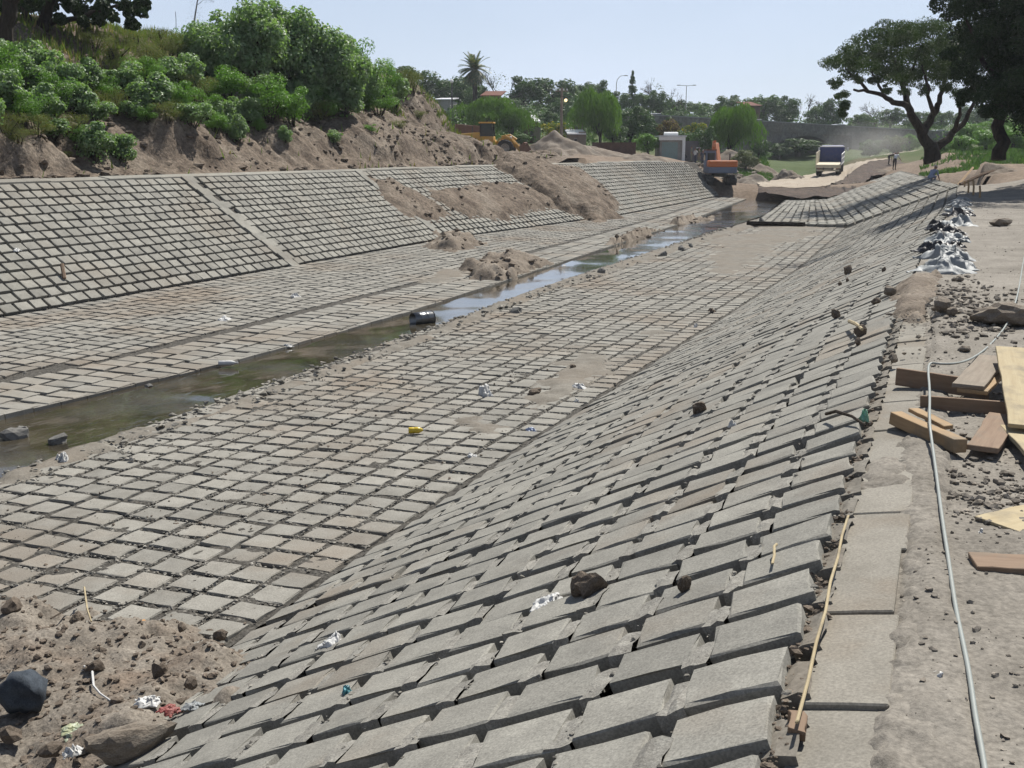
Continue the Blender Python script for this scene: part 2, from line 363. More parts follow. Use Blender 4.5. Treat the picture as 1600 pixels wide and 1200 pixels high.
RB = lay(right_bank, 'block', M_conc, C, U, N_, .335, .288, .13, 3, shear=.2, sa=W/.42)
# blocks of the last, part-buried stretch: joints filled almost flush
C2, U2, N2, W2 = slope_rows(XRB, XRT, 12, 36.9, 56.6, seed=9)
lay(right_bank, 'block', M_conc, C2, U2, N2, .352, .33, .13, 5, shear=.12, jit=.9, sa=W2/.42, limit=0, rest_name='far_block_field')
# mortar in the joints between the rows (open where the grooves cross)
def lumps(host, name, C, A, B, N_, la, wb, zt, mat, seed, keep=.97, h=.09):
    """rough bars of mortar: centres C, long axis A, short axis B"""
    g = np.random.default_rng(seed); VV, FF, off = [], [], 0; nx, ny = 6, 4
    i = (np.arange(nx-1)[:, None]*ny+np.arange(ny-1)).ravel(); q = np.stack([i, i+ny, i+ny+1, i+1], 1)
    for c, a, b, n in zip(C, A, B, N_):
        if g.random() > keep: continue
        l0, l1 = -la/2+abs(g.normal(0, .01)), la/2-.055-abs(g.normal(0, .03))
        s = np.concatenate([[l0], np.linspace(l0+.008, l1-.02, nx-2), [l1]])[:, None]+g.normal(0, .004, (nx, ny)); t = np.linspace(-wb/2, wb/2, ny)[None]+g.normal(0, .006, (nx, ny))
        z = zt+g.normal(0, .0045, (nx, ny))-.012*g.random()**3; z[0] -= h; z[-1] -= h
        z[:, 0] -= .004; z[:, -1] -= .004
        VV.append(c+s.reshape(-1, 1)*a+t.reshape(-1, 1)*b+z.reshape(-1, 1)*n); FF.append(q+off); off += nx*ny
    return ob(name, mesh_np(name, np.concatenate(VV), np.concatenate(FF), mat), host, kind='stuff')
m_ = C[:, 1] < 30; Cm = C[m_]+U[m_]*(W[m_]*.5)[:, None]+V_[m_]*.0
t_ok = (Cm[:, 0] < XRT(Cm[:, 1])-.05)
lumps(right_bank, 'joint_mortar', Cm[t_ok], V_[m_][t_ok], U[m_][t_ok], N_[m_][t_ok], .32, .105, .003, M_mortar, 21)
lumps(right_bank, 'joint_mortar', Cm[~t_ok]-N_[m_][~t_ok]*.0, V_[m_][~t_ok], U[m_][~t_ok], N_[m_][~t_ok], .36, .10, -.035, M_silt, 22)
# coping slabs along the top edge
y = .9; k = 0; slabm = []
gk = random.Random(5)
while y < 12.1:
    L_ = gk.choice((.38, .5, .62, .78))*gk.uniform(.92, 1.08); xa, xb = float(XRT(y))+.035, -.045+gk.uniform(-.012, .012); w = xb-xa
    mb = MB(); dz = gk.uniform(-.01, .01)-(.05 if k == 4 else 0)
    mb.prism([(xa, -.04+dz*.6), (xa+w*.55, -.012+dz*.6), (xb, .008+dz*.6), (xb+.012, -.2), (xa, -.2)], y+.003, y+L_-.003, 'y')
    o = mb.build('coping_slab', M_cope, right_bank, bevel=.006); y += L_; k += 1

# canal floor, right of the stream
def gz(dz, s): return lambda X, Y: Zc(X, Y)+dz+fbm(X*6, Y*6, 4, s)*.04
floor_r = strip_mesh('channel_floor', lambda Y: XSR(Y)+.02, lambda Y: XRB(Y)+.01, .8, 57.3, 90, 700, gz(-.022, 8), M_gfill, kind='structure', label='block paved canal floor between the stream and the right bank', cat='canal floor')
def floor_rows(x_toe, x_str, sgn, y0, y1, seed, pitch=.415, pv=PITCHV, skip=None, skew=0., i0=0, i1=40):
    g = np.random.default_rng(seed); C = []
    for i in range(i0, i1):
        y = y0+skew*i+g.uniform(-.03, .03)
        while y < y1:
            x = float(x_toe(y))+sgn*(.04+pitch*(i+.5))
            if (x-float(x_str(y)))*sgn < -pitch*.45 and not (skip and skip(x, y)): C.append([x, y, 0])
            y += pv+g.normal(0, .012)
    C = np.array(C); C[:, 2] = Zc(C[:, 0], C[:, 1]); U = np.zeros_like(C); U[:, 0] = 1
    U[:, 2] = (Zc(C[:, 0]+.1, C[:, 1])-Zc(C[:, 0]-.1, C[:, 1]))/.2; U /= np.linalg.norm(U, axis=1)[:, None]
    V = np.zeros_like(U); V[:, 1] = 1; N_ = np.cross(U, V); return C, U, N_
C, U, N_ = floor_rows(XRB, XSR, -1, 2.6, 57, 4, pitch=.428, pv=.372, skew=.03)
FR = lay(floor_r, 'paver', M_floorb, C, U, N_, .352, .292, .11, 4, jit=.9, shear=-.06)
# canal floor, left of the stream
floor_l = strip_mesh('channel_floor', lambda Y: XLB(Y)-.01, lambda Y: XSL(Y)-.02, 6, 97, 90, 500, gz(-.03, 18), M_gfill, kind='structure', label='block paved canal floor between the stream and the left bank', cat='canal floor')
XK = lambda Y: np.minimum(XSL(Y)-1.95, -14.2-.0*Y)          # the last three courses along the water are of longer pavers
C, U, N_ = floor_rows(XLB, XK, 1, 8, 96, 6, pitch=.44, pv=.41)
FL = lay(floor_l, 'paver', M_floorb, C, U, N_, .36, .335, .11, 6, jit=.8, limit=150)
C, U, N_ = floor_rows(lambda y: XK(y)+.02, XSL, 1, 8, 96, 16, pitch=.64, pv=.45)
lay(floor_l, 'paver', M_floorb, C, U, N_, .56, .375, .11, 46, jit=.8, shear=.12, limit=150, rest_name='edge_paver_field')
# left bank
left_bank = strip_mesh('left_bank', lambda Y: XLT(Y)-.05, lambda Y: XLB(Y)+.02, 6, 94, 60, 500, lambda X, Y: Zc(X, Y)-.11+fbm(X*5, Y*5, 3, 15)*.03, M_bed, kind='structure', label='sloping left bank of the canal paved with concrete blocks', cat='canal bank')
RIBS = (30.6, 31.05, 42.4, 42.85)
def lend(x, y): return y < 97-(-17.3-x)*2.0       # the laid end runs down the slope at an angle
def inrib(y): return any(abs(y-r) < .2 for r in RIBS)
C, U, N_, W = slope_rows(lambda y: XLB(y)-.05, lambda y: XLT(y)+.05, 14, 8.0, 96, pv=.455, seed=13, skip=lambda i, x, y: not lend(x, y) or (30.5 < y < 31.2) or (42.3 < y < 43.0))
LB = lay(left_bank, 'block', M_concL, C, -U, N_, .31, .375, .12, 7, jit=.9, sa=W/.39)
# two poured ribs stepping up the left bank
for yr in (30.85, 42.65):
    for i in range(14):
        t = (i+.5)/14; x = float(XLB(yr))*(1-t)+float(XLT(yr))*t; z = float(Zc(np.array([x]), np.array([yr]))[0])
        sl = math.atan2(ZLT-ZLB, float(XLB(yr)-XLT(yr))); dy = .22 if i % 2 else -.12
        MB().box((x, yr+dy*.4, z-.06), (.40, .46+.14*(i % 2), .13), (0, sl, 0)).build('rib_step', M_concL, left_bank, bevel=.01)
# left coping
y = 8.
while y < 86:
    L_ = 2.4; x0, x1 = float(XLT(y)), float(XLT(y+L_))
    mb = MB(); q = gk.uniform(-.015, .015)
    v = [(x0+.02, y+.01, ZLT-.01+q), (x0-.42, y+.01, ZLT+.06+q), (x1-.42, y+L_-.01, ZLT+.06+q), (x1+.02, y+L_-.01, ZLT-.01+q)]
    v += [(a, b, c-.25) for a, b, c in v]
    mb.add(v, [(0, 1, 2, 3), (7, 6, 5, 4), (0, 4, 5, 1), (1, 5, 6, 2), (2, 6, 7, 3), (3, 7, 4, 0)]).build('coping_slab', M_concL, left_bank, bevel=.012); y += L_

# the stream
def watermat():
    m, N, L, b = nt('stream_water'); src = N.new('ShaderNodeNewGeometry').outputs['Position']
    mp = N.new('ShaderNodeMapping'); mp.inputs['Rotation'].default_value = (0, 0, .1); mp.inputs['Scale'].default_value = (1, .45, 1); L.new(src, mp.inputs['Vector'])
    c = mixc(N, L, rampv(N, L, noise(N, L, src, 1.3, 5), .35, .65), (.03, .0255, .017), (.066, .055, .036)); L.new(c, b.inputs['Base Color'])
    b.inputs['Roughness'].default_value = .07; b.inputs['IOR'].default_value = 1.333; b.inputs['Coat Weight'].default_value = .7; b.inputs['Coat IOR'].default_value = 1.33; b.inputs['Coat Roughness'].default_value = .05; b.inputs['Specular IOR Level'].default_value = .5
    h = mixc(N, L, rampv(N, L, noise(N, L, src, .35, 3), .42, .6), noise(N, L, mp.outputs[0], 3.2, 3, .5), noise(N, L, mp.outputs[0], 11., 4, .6))
    bn = N.new('ShaderNodeBump'); bn.inputs['Strength'].default_value = .35; bn.inputs['Distance'].default_value = .024; sx = N.new('ShaderNodeSeparateXYZ'); L.new(src, sx.inputs[0]); ad = N.new('ShaderNodeMath'); ad.operation = 'ADD'; L.new(rampv(N, L, sx.outputs['Y'], 13., 21., 1., .18), ad.inputs[0]); L.new(rampv(N, L, sx.outputs['Y'], 40., 75., 0., 1.8), ad.inputs[1]); L.new(ad.outputs[0], bn.inputs['Strength'])   # riffles at the near end, smooth pool beyond
    L.new(h, bn.inputs['Height']); L.new(bn.outputs[0], b.inputs['Normal']); return m
M_water = watermat()
strip_mesh('stream', lambda Y: XSL(Y)-.06, lambda Y: XSR(Y)+.06, 2, 104, 8, 260, lambda X, Y: WATER+fbm(X*.9, Y*.9, 3, 44)*.02, M_water, kind='structure', label='shallow muddy stream running down the middle of the canal', cat='stream')
strip_mesh('stream_bed', lambda Y: XSL(Y)-.1, lambda Y: XSR(Y)+.1, 2, 104, 8, 200, lambda X, Y: 0*X-2.6, M_bed, kind='structure', label='dark bed under the stream', cat='stream bed')
for fn, s in ((XSL, 1), (XSR, -1)):     # kerb blocks along the water
    host = floor_l if s > 0 else floor_r; y = 9. if s > 0 else 3.
    VV, FF = [], []; off = 0
    while y < (96 if s > 0 else 57):
        x0, x1 = float(fn(y)), float(fn(y+.5)); z = (ZSL if s > 0 else ZSR)-.012+gk.uniform(-.015, .012); w = .16+gk.uniform(0, .08)
        v = [(x0+s*.03, y, z), (x0-s*w, y, z+.005), (x1-s*w, y+.48, z+.005), (x1+s*.03, y+.48, z)]; v += [(a, b, c-.35) for a, b, c in v]
        VV += v; FF += [[off+j for j in f] for f in ((0, 1, 2, 3), (7, 6, 5, 4), (0, 4, 5, 1), (1, 5, 6, 2), (2, 6, 7, 3), (3, 7, 4, 0))]; off += 8; y += .5
    ob('water_kerb', mesh_np('water_kerb', np.array(VV), np.array(FF), M_floorb), host, kind='stuff')

# ---- dirt lying on the paving: a sheet that dips under the block tops where it thins out
def poly_sd(X, Y, poly):
    """signed distance to a polygon, positive inside"""
    p = np.array(poly); d = np.full(X.shape, 1e9); ins = np.zeros(X.shape, bool); n = len(p)
    for i in range(n):
        a, b = p[i], p[(i+1) % n]; e = b-a; t = np.clip(((X-a[0])*e[0]+(Y-a[1])*e[1])/(e@e), 0, 1)
        d = np.minimum(d, np.hypot(X-a[0]-t*e[0], Y-a[1]-t*e[1]))
        c = (a[1] > Y) != (b[1] > Y)
        with np.errstate(divide='ignore', invalid='ignore'): ins ^= c & (X < (b[0]-a[0])*(Y-a[1])/(b[1]-a[1])+a[0])
    return np.where(ins, d, -d)
def dirt_on(name, poly, amp, fall, mat, res, nz=.35, ns=2., seed=0, base=Zc, lift=-.02, label=None, cat='dirt', cover=.06, shape=None, drop=.06):
    p = np.array(poly); m = fall*.8+.3
    X, Y = np.meshgrid(np.arange(p[:, 0].min()-m, p[:, 0].max()+m, res), np.arange(p[:, 1].min()-m, p[:, 1].max()+m, res*1.3))
    sd = poly_sd(X, Y, poly)+fbm(X*1.3/fall, Y*1.3/fall, 4, seed+3)*fall*.8
    k = sstep(-fall*.35, fall, sd); o = k*(amp+cover)*(1+nz*fbm(X*ns, Y*ns, 5, seed, .55))-drop*(1-k)+lift*(1-k)
    o += fbm(X*ns*5, Y*ns*5, 4, seed+7, .6)*(.02+amp*.10)*k
    if shape is not None: o *= shape(X, Y)
    Z = base(X, Y)+o; keep = o > -drop*.95
    ny, nx = X.shape; idx = np.arange(nx*ny).reshape(ny, nx)
    q = np.stack([idx[:-1, :-1], idx[:-1, 1:], idx[1:, 1:], idx[1:, :-1]], -1).reshape(-1, 4); kf = keep.ravel()[q].any(1)
    q = q[kf]; u, inv = np.unique(q, return_inverse=True)
    V = np.stack([X, Y, Z], -1).reshape(-1, 3)[u]
    return ob(name, mesh_np(name, V, inv.reshape(-1, 4), mat, True), None, kind='stuff', label=label, cat=cat)
def pxpoly(l, fn=Zc): return [tuple(hit(x, y, fn)[:2]) for x, y in l]
heap_poly = pxpoly([(-60, 950), (150, 962), (300, 968), (400, 1000), (425, 1010), (330, 1090), (262, 1130), (190, 1185), (60, 1260), (-150, 1260)])
M_heap = earth('heap_soil', (.35, .31, .26), (.235, .20, .162), 2.2, (.28, .22, .17), 1.3, (.5, .65), 40., .5, .95, 1., .03)
HEAP_TOP = pxpoly([(290, 1010)])[0]
HEAP = dirt_on('dirt', heap_poly, .13, .55, M_heap, .03, .45, 2.6, 31, label='brown soil heap spilled over the blocks at the foot of the right bank', cat='soil heap')
for pl, amp, fall, res, sd_, lb in (
    ([(725, 420), (760, 402), (830, 410), (872, 408), (848, 424), (790, 438), (740, 436)], .30, .7, .07, 41, 'brown soil mound beside the stream behind the black drum'),
    ([(945, 383), (985, 366), (1035, 366), (1020, 378), (965, 392)], .22, .6, .08, 42, 'low soil mound at the stream edge before the far bend'),
    ([(1035, 352), (1070, 341), (1118, 343), (1120, 350), (1070, 358)], .22, .6, .09, 43, 'farthest soil mound along the left edge of the stream'),
    ([(668, 385), (690, 365), (722, 370), (752, 384), (710, 394)], .38, .8, .08, 44, 'weedy soil mound at the foot of the left bank')):
    dirt_on('dirt', pxpoly(pl), amp, fall, M_soil, res, .6, 1.8, sd_, label=lb, cat='soil mound')
for pl, amp, fall, sd_, lb in (
    ([(575, 277), (610, 281), (655, 300), (700, 332), (690, 345), (640, 338), (600, 312)], .10, .6, 51, 'thin soil spill lying on the left bank next to the concrete rib'),
    ([(655, 302), (700, 293), (800, 283), (850, 305), (880, 322), (830, 332), (790, 343), (735, 342), (690, 320)], .16, .7, 52, 'wide soil spill covering the upper left bank'),
    ([(768, 256), (805, 254), (850, 258), (900, 280), (950, 318), (968, 340), (930, 348), (905, 338), (870, 325), (835, 300), (800, 272), (775, 262)], .55, 1.0, 53, 'large fan of soil sliding down over the left bank'),
    ([(862, 262), (900, 262), (940, 290), (975, 322), (960, 330), (900, 290)], .25, .8, 54, 'red soil streak beside the large fan of soil')):
    dirt_on('dirt', pxpoly(pl), amp, fall, M_hill, .13, .5, 1.1, sd_, label=lb, cat='soil spill')
for pl, amp, fall, sd_, lb, mt in (
    ([(-20, 752), (300, 649), (640, 529), (850, 449), (1100, 368), (1212, 332), (1206, 346), (1000, 412), (860, 456), (640, 545), (300, 661), (60, 744), (-20, 776)], .045, .35, 61, 'silt strip along the right edge of the stream', M_silt),
    ([(815, 600), (850, 565), (905, 548), (985, 552), (960, 590), (905, 620), (850, 655), (800, 640)], .02, .7, 62, 'thin silt patch covering pavers near the white bag', M_silt),
    ([(688, 655), (760, 645), (800, 668), (780, 690), (720, 680)], .012, .5, 63, 'small silt patch on the floor beside the yellow bottle', M_silt),
    ([(990, 520), (1030, 505), (1060, 512), (1050, 528), (1005, 530)], .012, .5, 64, 'reddish silt patch on the right canal floor', M_silt),
    ([(1100, 372), (1225, 345), (1305, 352), (1285, 372), (1230, 402), (1150, 440), (1100, 440), (1060, 410)], .01, 1.6, 65, 'dusty silt sheet over the far part of the right floor', M_silt),
    ([(640, 440), (700, 410), (735, 430), (690, 452)], .01, .6, 67, 'silt washed around the soil mound by the stream', M_silt),
    ([(1390, 452), (1470, 425), (1480, 470), (1440, 500), (1395, 490)], .06, .22, 68, 'rubbly soil lapping over the top edge of the right bank', M_soil)):
    dirt_on('dirt', pxpoly(pl), amp, fall, mt, .045 if sd_ in (62, 63, 68) else .09, .4, 2.2, sd_, label=lb, cat='silt', cover=.012, drop=.04)

zcope = lambda X, Y: np.interp(X, [-.34, -.18, -.05, .3], [-.04, -.012, .008, .008])
dirt_on('dirt', [(-.075, 1.0), (-.085, 3.2), (-.05, 4.5), (-.10, 6.0), (-.16, 6.6), (-.10, 7.6), (-.06, 9.5), (-.14, 11.5), (.16, 12.3), (.16, 1.0)], .007, .07, M_dirt, .022, .5, 3., 71, base=zcope, label='dirt creeping over the outer edge of the coping slabs', cat='dirt', cover=.004, drop=.02)
dirt_on('dirt', [(-.36, 5.75), (-.2, 5.6), (-.02, 5.8), (-.04, 6.35), (-.2, 6.45), (-.35, 6.3)], .008, .12, M_dirt, .02, .5, 4., 72, base=zcope, label='dusty patch lying across the coping beside the squared beam', cat='dirt', cover=.004, drop=.02)
# ------------------------------------------------------------------ terrain
def EDGE(Y): return XRT(Y)+.28*(1-sstep(11.9, 13.2, Y))
def Hr(X, Y):
    """dirt ground on top of the right bank"""
    z = .015+fbm(X*.5, Y*.5, 3, 71)*.06+fbm(X*3, Y*3, 4, 72)*.022+fbm(X*14, Y*14, 3, 73)*.009
    z = z+.10*np.exp(-((X-.15)**2/.12+(Y-13)**2/3.))+sstep(2, 14, X)*.35*sstep(20, 5, Y)+1.0*sstep(1.0, 7., X)*sstep(33, 54, Y)
    e = X-EDGE(Y); k = sstep(0, .14, e)
    return z*k-.02*(1-k)*(1+0*e)+sstep(60, 110, Y)*1.0
ys = [.5]
while ys[-1] < 58: ys.append(ys[-1]+max(.022, .0095*ys[-1]))
xs = [0.]
while xs[-1] < 16: xs.append(xs[-1]+max(.02, .022*xs[-1]))
ys, xs = np.array(ys), np.array(xs)
Xg = xs[None, :]+EDGE(ys)[:, None]; Yg = np.repeat(ys[:, None], len(xs), 1)
V = np.stack([Xg, Yg, Hr(Xg, Yg)], -1).reshape(-1, 3); i = (np.arange(len(ys)-1)[:, None]*len(xs)+np.arange(len(xs)-1)).ravel()
bank_ground = ob('bank_ground', mesh_np('bank_ground', V, np.stack([i, i+1, i+len(xs)+1, i+len(xs)], 1), M_dirt, True), kind='structure', label='trampled grey brown dirt on top of the right bank', cat='ground')

def Hl(X, Y, rough=True):
    """earth embankment behind the left bank"""
    u = -24.42-X; st = sstep(54, 68, Y)
    f = np.interp(u, [-1, 0, .8, 1.5, 2.2, 4, 7, 10, 14, 22, 45], [.8, .84, .9, 1.35, 2.1, 3.2, 5.0, 6.6, 7.4, 7.7, 8.2])
    f2 = np.interp(u, [-1, 0, 2.2, 4.4, 5.9, 7.3, 8.8, 10.5, 14, 45], [.8, .84, 1.1, 1.6, 2.9, 5.0, 6.2, 6.5, 6.7, 7.2])
    z = f*(1-st)+f2*st
    end = 1-sstep(66.5, 73.5, Y+fbm(X*.4, Y*.2, 3, 80)*2.0); z = 1.35*(1-end)+z*end
    if rough:
        sl = sstep(.8, 2.5, u)*sstep(16, 7, u)
        rg = 1-np.abs(2*vnoise(Y*1.1+fbm(X*.5, Y*.5, 2, 81)*1.2, X*.22, 82)-1); z = z-sl*.38*(rg**3)*(.4+vnoise(X*.2, Y*.15, 83))
        z = z+fbm(X*.45, Y*.45, 4, 84)*.55*sstep(.6, 2.5, u)+fbm(X*2.6, Y*2.6, 4, 85)*.16*sstep(.2, 1.2, u)
        cut = vnoise(Y*.35, X*0, 86); z = z+sstep(1.2, 1.7, u+fbm(Y*.8, X*.8, 3, 87)*.8)*sstep(5.5, 2.5, u)*.75*sstep(.35, .75, cut)
    return z
ys = np.concatenate([np.arange(2, 75, .16)]); xs = np.concatenate([np.arange(0, 12, .13), np.arange(12, 46, .5)])
Xg, Yg = np.meshgrid(-24.36-xs, ys); Xg = Xg+(np.where(Yg > 55, XLT(Yg)+24, 0)*sstep(6, 0, xs)[None]); Z = Hl(Xg, Yg)
i = (np.arange(len(ys)-1)[:, None]*len(xs)+np.arange(len(xs)-1)).ravel()
hill = ob('embankment', mesh_np('embankment', np.stack([Xg, Yg, Z], -1).reshape(-1, 3), np.stack([i, i+len(xs), i+len(xs)+1, i+1], 1), M_hill, True), kind='structure', label='steep brown earth embankment rising behind the left bank', cat='embankment')
def onH(x, y): return hit(x, y, lambda X, Y: np.where(X < -24.3, Hl(X, Y), -5.))

# the wide ground beyond, through scattered spot heights (photo pixel, horizontal distance)
SP = [(760, 243, 105), (860, 241, 108), (950, 241, 112), (700, 238, 105), (620, 220, 110), (800, 252, 82), (1000, 245, 112), (1040, 248, 116), (1080, 254, 114), (1110, 262, 105), (1060, 262, 98),
      (1125, 278, 93), (1180, 288, 93), (1170, 268, 118), (1220, 274, 122), (1260, 268, 128), (1150, 252, 132), (1240, 264, 150), (1190, 258, 160), (1120, 240, 140), (1060, 236, 138), (950, 230, 138),
      (850, 224, 142), (760, 220, 145), (650, 205, 140), (1000, 214, 165), (850, 200, 170), (700, 190, 170), (950, 192, 200), (800, 178, 210), (600, 165, 200), (1100, 212, 190), (1200, 216, 200), (1300, 226, 190),
      (600, 158, 260), (800, 172, 280), (1000, 184, 280), (1200, 192, 290), (1400, 206, 270), (1600, 212, 270), (1345, 250, 125), (1420, 241, 130), (1460, 251, 71), (1480, 252, 76), (1520, 256, 72), (1600, 262, 75),
      (1560, 238, 108), (1520, 240, 104), (1480, 241, 104), (1600, 218, 118), (1560, 212, 125), (1700, 215, 118), (1440, 264, 100), (1390, 262, 106), (1700, 262, 60), (1900, 262, 70)]
sp = np.array([tuple(D(*q)) for q in SP]+[(-18, 101, -1.5), (-13, 101, -2.4), (-9, 104, -1.5), (-15, 112, -2.2), (-14, 125, -1.8), (-20, 100, -.6), (-24, 90, .8), (-30, 80, 1.35), (-45, 60, 6), (-60, 30, 7), (-90, 60, 7), (-90, 120, 5), (14, 60, 1.8), (20, 60, 2.2), (60, 60, 4), (60, 120, 7),
      (-300, 200, 12), (300, 200, 12), (0, 600, 14), (-300, 600, 14), (300, 600, 14), (0, 1200, 16), (-900, 900, 20), (900, 900, 20), (1, 50, .05), (6, 40, .4), (3, 60, .6), (8, 60, 1.2), (2, 68, .8), (.4, 60, .1)])
_A = np.hypot(sp[:, 0, None]-sp[None, :, 0], sp[:, 1, None]-sp[None, :, 1]); _m = sp[:, 2].mean()
_w = np.linalg.solve(_A+np.eye(len(sp))*1e-6, sp[:, 2]-_m)
def Hf(X, Y):
    X = np.asarray(X, float); Y = np.asarray(Y, float); z = np.full(X.shape, _m)
    for k in range(len(sp)): z = z+_w[k]*np.hypot(X-sp[k, 0], Y-sp[k, 1])
    far = sstep(20, 200, Y)
    return z+fbm(X*.12, Y*.12, 4, 91)*.9*sstep(70, 140, Y)*.6+fbm(X*.9, Y*.9, 4, 92)*.22
def Hg(X, Y):
    z = Hf(X, Y)
    xr = X-XRT(Y)
    und = sstep(-.6, -.1, xr)*sstep(17, 14, X)*sstep(62, 57, Y); z = z*(1-und)+und*(Hr(X, Y)-.25*sstep(58, 54, Y))
    can = sstep(.0, 1.2, X-XLT(Y))*sstep(1.3, .5, xr)*(1-sstep(86, 96, Y-np.maximum(0, -17.5-X)*-1.6))
    z = z*(1-can)-4.*can
    z = np.where((X < XLT(Y)+.5) & (Y < 72) & (X > -60), np.minimum(z, Hl(X, Y, False)-1.4), z)
    return z
ax = np.concatenate([-np.geomspace(60, 2500, 40)[::-1], np.arange(-59, 45, .6), np.geomspace(45, 2500, 40)]); ay = np.concatenate([[-400, -100, -30, 0], np.arange(20, 60, 2.), np.arange(60, 170, .75), np.geomspace(171, 5000, 60)])
Xg, Yg = np.meshgrid(ax, ay); Z = Hg(Xg, Yg)
i = (np.arange(len(ay)-1)[:, None]*len(ax)+np.arange(len(ax)-1)).ravel()
M_gr = earth('far_ground', (.29, .225, .17), (.22, .165, .12), .5, (.075, .09, .035), .05, (.6, .66), 4., .6, .95, .8, .1)
def weedy(m):
    # the land cover changes from bare works to rough pasture beyond the bridge line and on the right slope
    N, L = m.node_tree.nodes, m.node_tree.links; b = N['Principled BSDF']; old = b.inputs['Base Color'].links[0].from_socket; src = N.new('ShaderNodeNewGeometry').outputs['Position']; sx = N.new('ShaderNodeSeparateXYZ'); L.new(src, sx.inputs[0])
    nn = noise(N, L, src, .09, 4); a = N.new('ShaderNodeMath'); a.operation = 'MULTIPLY_ADD'; a.inputs[1].default_value = 40; L.new(nn, a.inputs[0]); L.new(sx.outputs['Y'], a.inputs[2])
    g = mixc(N, L, noise(N, L, src, .6, 5), (.035, .055, .018), (.08, .105, .035)); L.new(mixc(N, L, rampv(N, L, a.outputs[0], 138, 150), old, g), b.inputs['Base Color'])
weedy(M_gr)
Z = np.clip(Z, -5, 21)
ground = ob('ground', mesh_np('ground', np.stack([Xg, Yg, Z], -1).reshape(-1, 3), np.stack([i, i+1, i+len(ax)+1, i+len(ax)], 1), M_gr, True), kind='structure', label='bare and weedy ground beyond the canal works', cat='ground')
def onG(x, y, d0=40.): return hit(x, y, Hg, d0, 400)
def gz_at(X, Y): return float(Hg(np.array([X]), np.array([Y]))[0])

# truck road with its cut edge
def ribbon(name, rows, mat, nsub=8, **k):
    """rows of 3D points joined into one sheet, smoothed along the rows"""
    Rr = [np.array([tuple(p) for p in r]) for r in rows]; n = len(Rr[0]); t = np.linspace(0, n-1, (n-1)*nsub+1)
    Rr = [np.stack([np.interp(t, np.arange(n), r[:, c]) for c in range(3)], 1) for r in Rr]
    fine = []
    for a, b in zip(Rr[:-1], Rr[1:]):
        for q in np.linspace(0, 1, 5)[:-1]: fine.append(a*(1-q)+b*q)
    fine.append(Rr[-1]); V = np.stack(fine); V[:, :, 2] += fbm(V[:, :, 0]*1.1, V[:, :, 1]*1.1, 4, 95)*.16; V[:, :, 0] += fbm(V[:, :, 2]*2, V[:, :, 1]*1.5, 3, 96)*.25
    ny, nx = V.shape[:2]; i = (np.arange(ny-1)[:, None]*nx+np.arange(nx-1)).ravel()
    return ob(name, mesh_np(name, V.reshape(-1, 3), np.stack([i, i+1, i+nx+1, i+nx], 1), mat, True), **k)
near = [(1185, 290, 90), (1210, 292, 89), (1255, 294, 88), (1290, 291, 90), (1316, 281, 96), (1334, 266, 104), (1356, 253, 112), (1400, 247, 122), (1445, 241, 132), (1490, 240, 136)]
farr = [(1185, 284, 98), (1205, 283, 101), (1240, 277, 108), (1272, 271, 115), (1312, 262, 122), (1345, 247, 132), (1380, 241, 140), (1412, 237, 147), (1445, 233, 150), (1490, 234, 152)]
wall = [(1185, 300, 88), (1205, 303, 86), (1255, 309, 84), (1290, 307, 85), (1318, 303, 86), (1340, 292, 90), (1362, 276, 98), (1400, 268, 106), (1445, 264, 112), (1490, 262, 116)]
M_road = earth('pale_dirt_road', (.46, .39, .31), (.37, .31, .24), 1.2, (.5, .44, .36), .3, (.5, .75), 12., .8, .95, .5, .04)
M_cut = earth('shaded_soil_cut', (.15, .11, .085), (.085, .065, .055), 1.2, None, fine=8., finedark=.5, bump=1., bdist=.1)  # soil darkened in colour for the shaded side of the road cut
ribbon('dirt_road', [[D(*q) for q in near], [D(*q) for q in farr], [D(q[0], q[1]+6, q[2]+6) for q in farr]], M_road, kind='structure', label='pale dirt haul road with the dump truck on it', cat='road')
ribbon('road_embankment', [[D(*q) for q in wall], [D(q[0], q[1]+.3, q[2]+.1) for q in near]], M_cut, kind='structure', label='cut edge under the haul road coloured dark for its shaded face', cat='embankment')

# the far stretch of bank where the workers are laying blocks: rows of long blocks over floor and slope
FA = [np.array(p) for p in ((-9.3, 58.2, -2.05), (-4.4, 57.0, -1.9), (.62, 56.0, .12))]
FB = [np.array(tuple(D(1233, 310, 88))), np.array(tuple(D(1289, 307, 90))), np.array(tuple(D(1404, 268, 98)))]
far_bank = empty('far_bank', (0, 0, 0)); far_bank['kind'] = 'structure'
T(far_bank, 'far stretch of freshly laid concrete blocks below the workers', 'canal bank')
def fb(s, t):
    """s across (0 stream, 1 toe, 2 top), t along"""
    a = FA[0]*(1-s)+FA[1]*s if s <= 1 else FA[1]*(2-s)+FA[2]*(s-1); b = FB[0]*(1-s)+FB[1]*s if s <= 1 else FB[1]*(2-s)+FB[2]*(s-1)
    return a*(1-t)+b*t
VV = []; S_ = np.linspace(0, 2, 25); T_ = np.linspace(0, 1, 60)
for t in T_:
    for s in S_: VV.append(fb(s, t)-np.array([0, 0, .13]))
i = (np.arange(59)[:, None]*25+np.arange(24)).ravel()
ob('bed', mesh_np('bed', np.array(VV), np.stack([i, i+1, i+26, i+25], 1), M_bed), far_bank)
C, U, N_, sa, sb = [], [], [], [], []
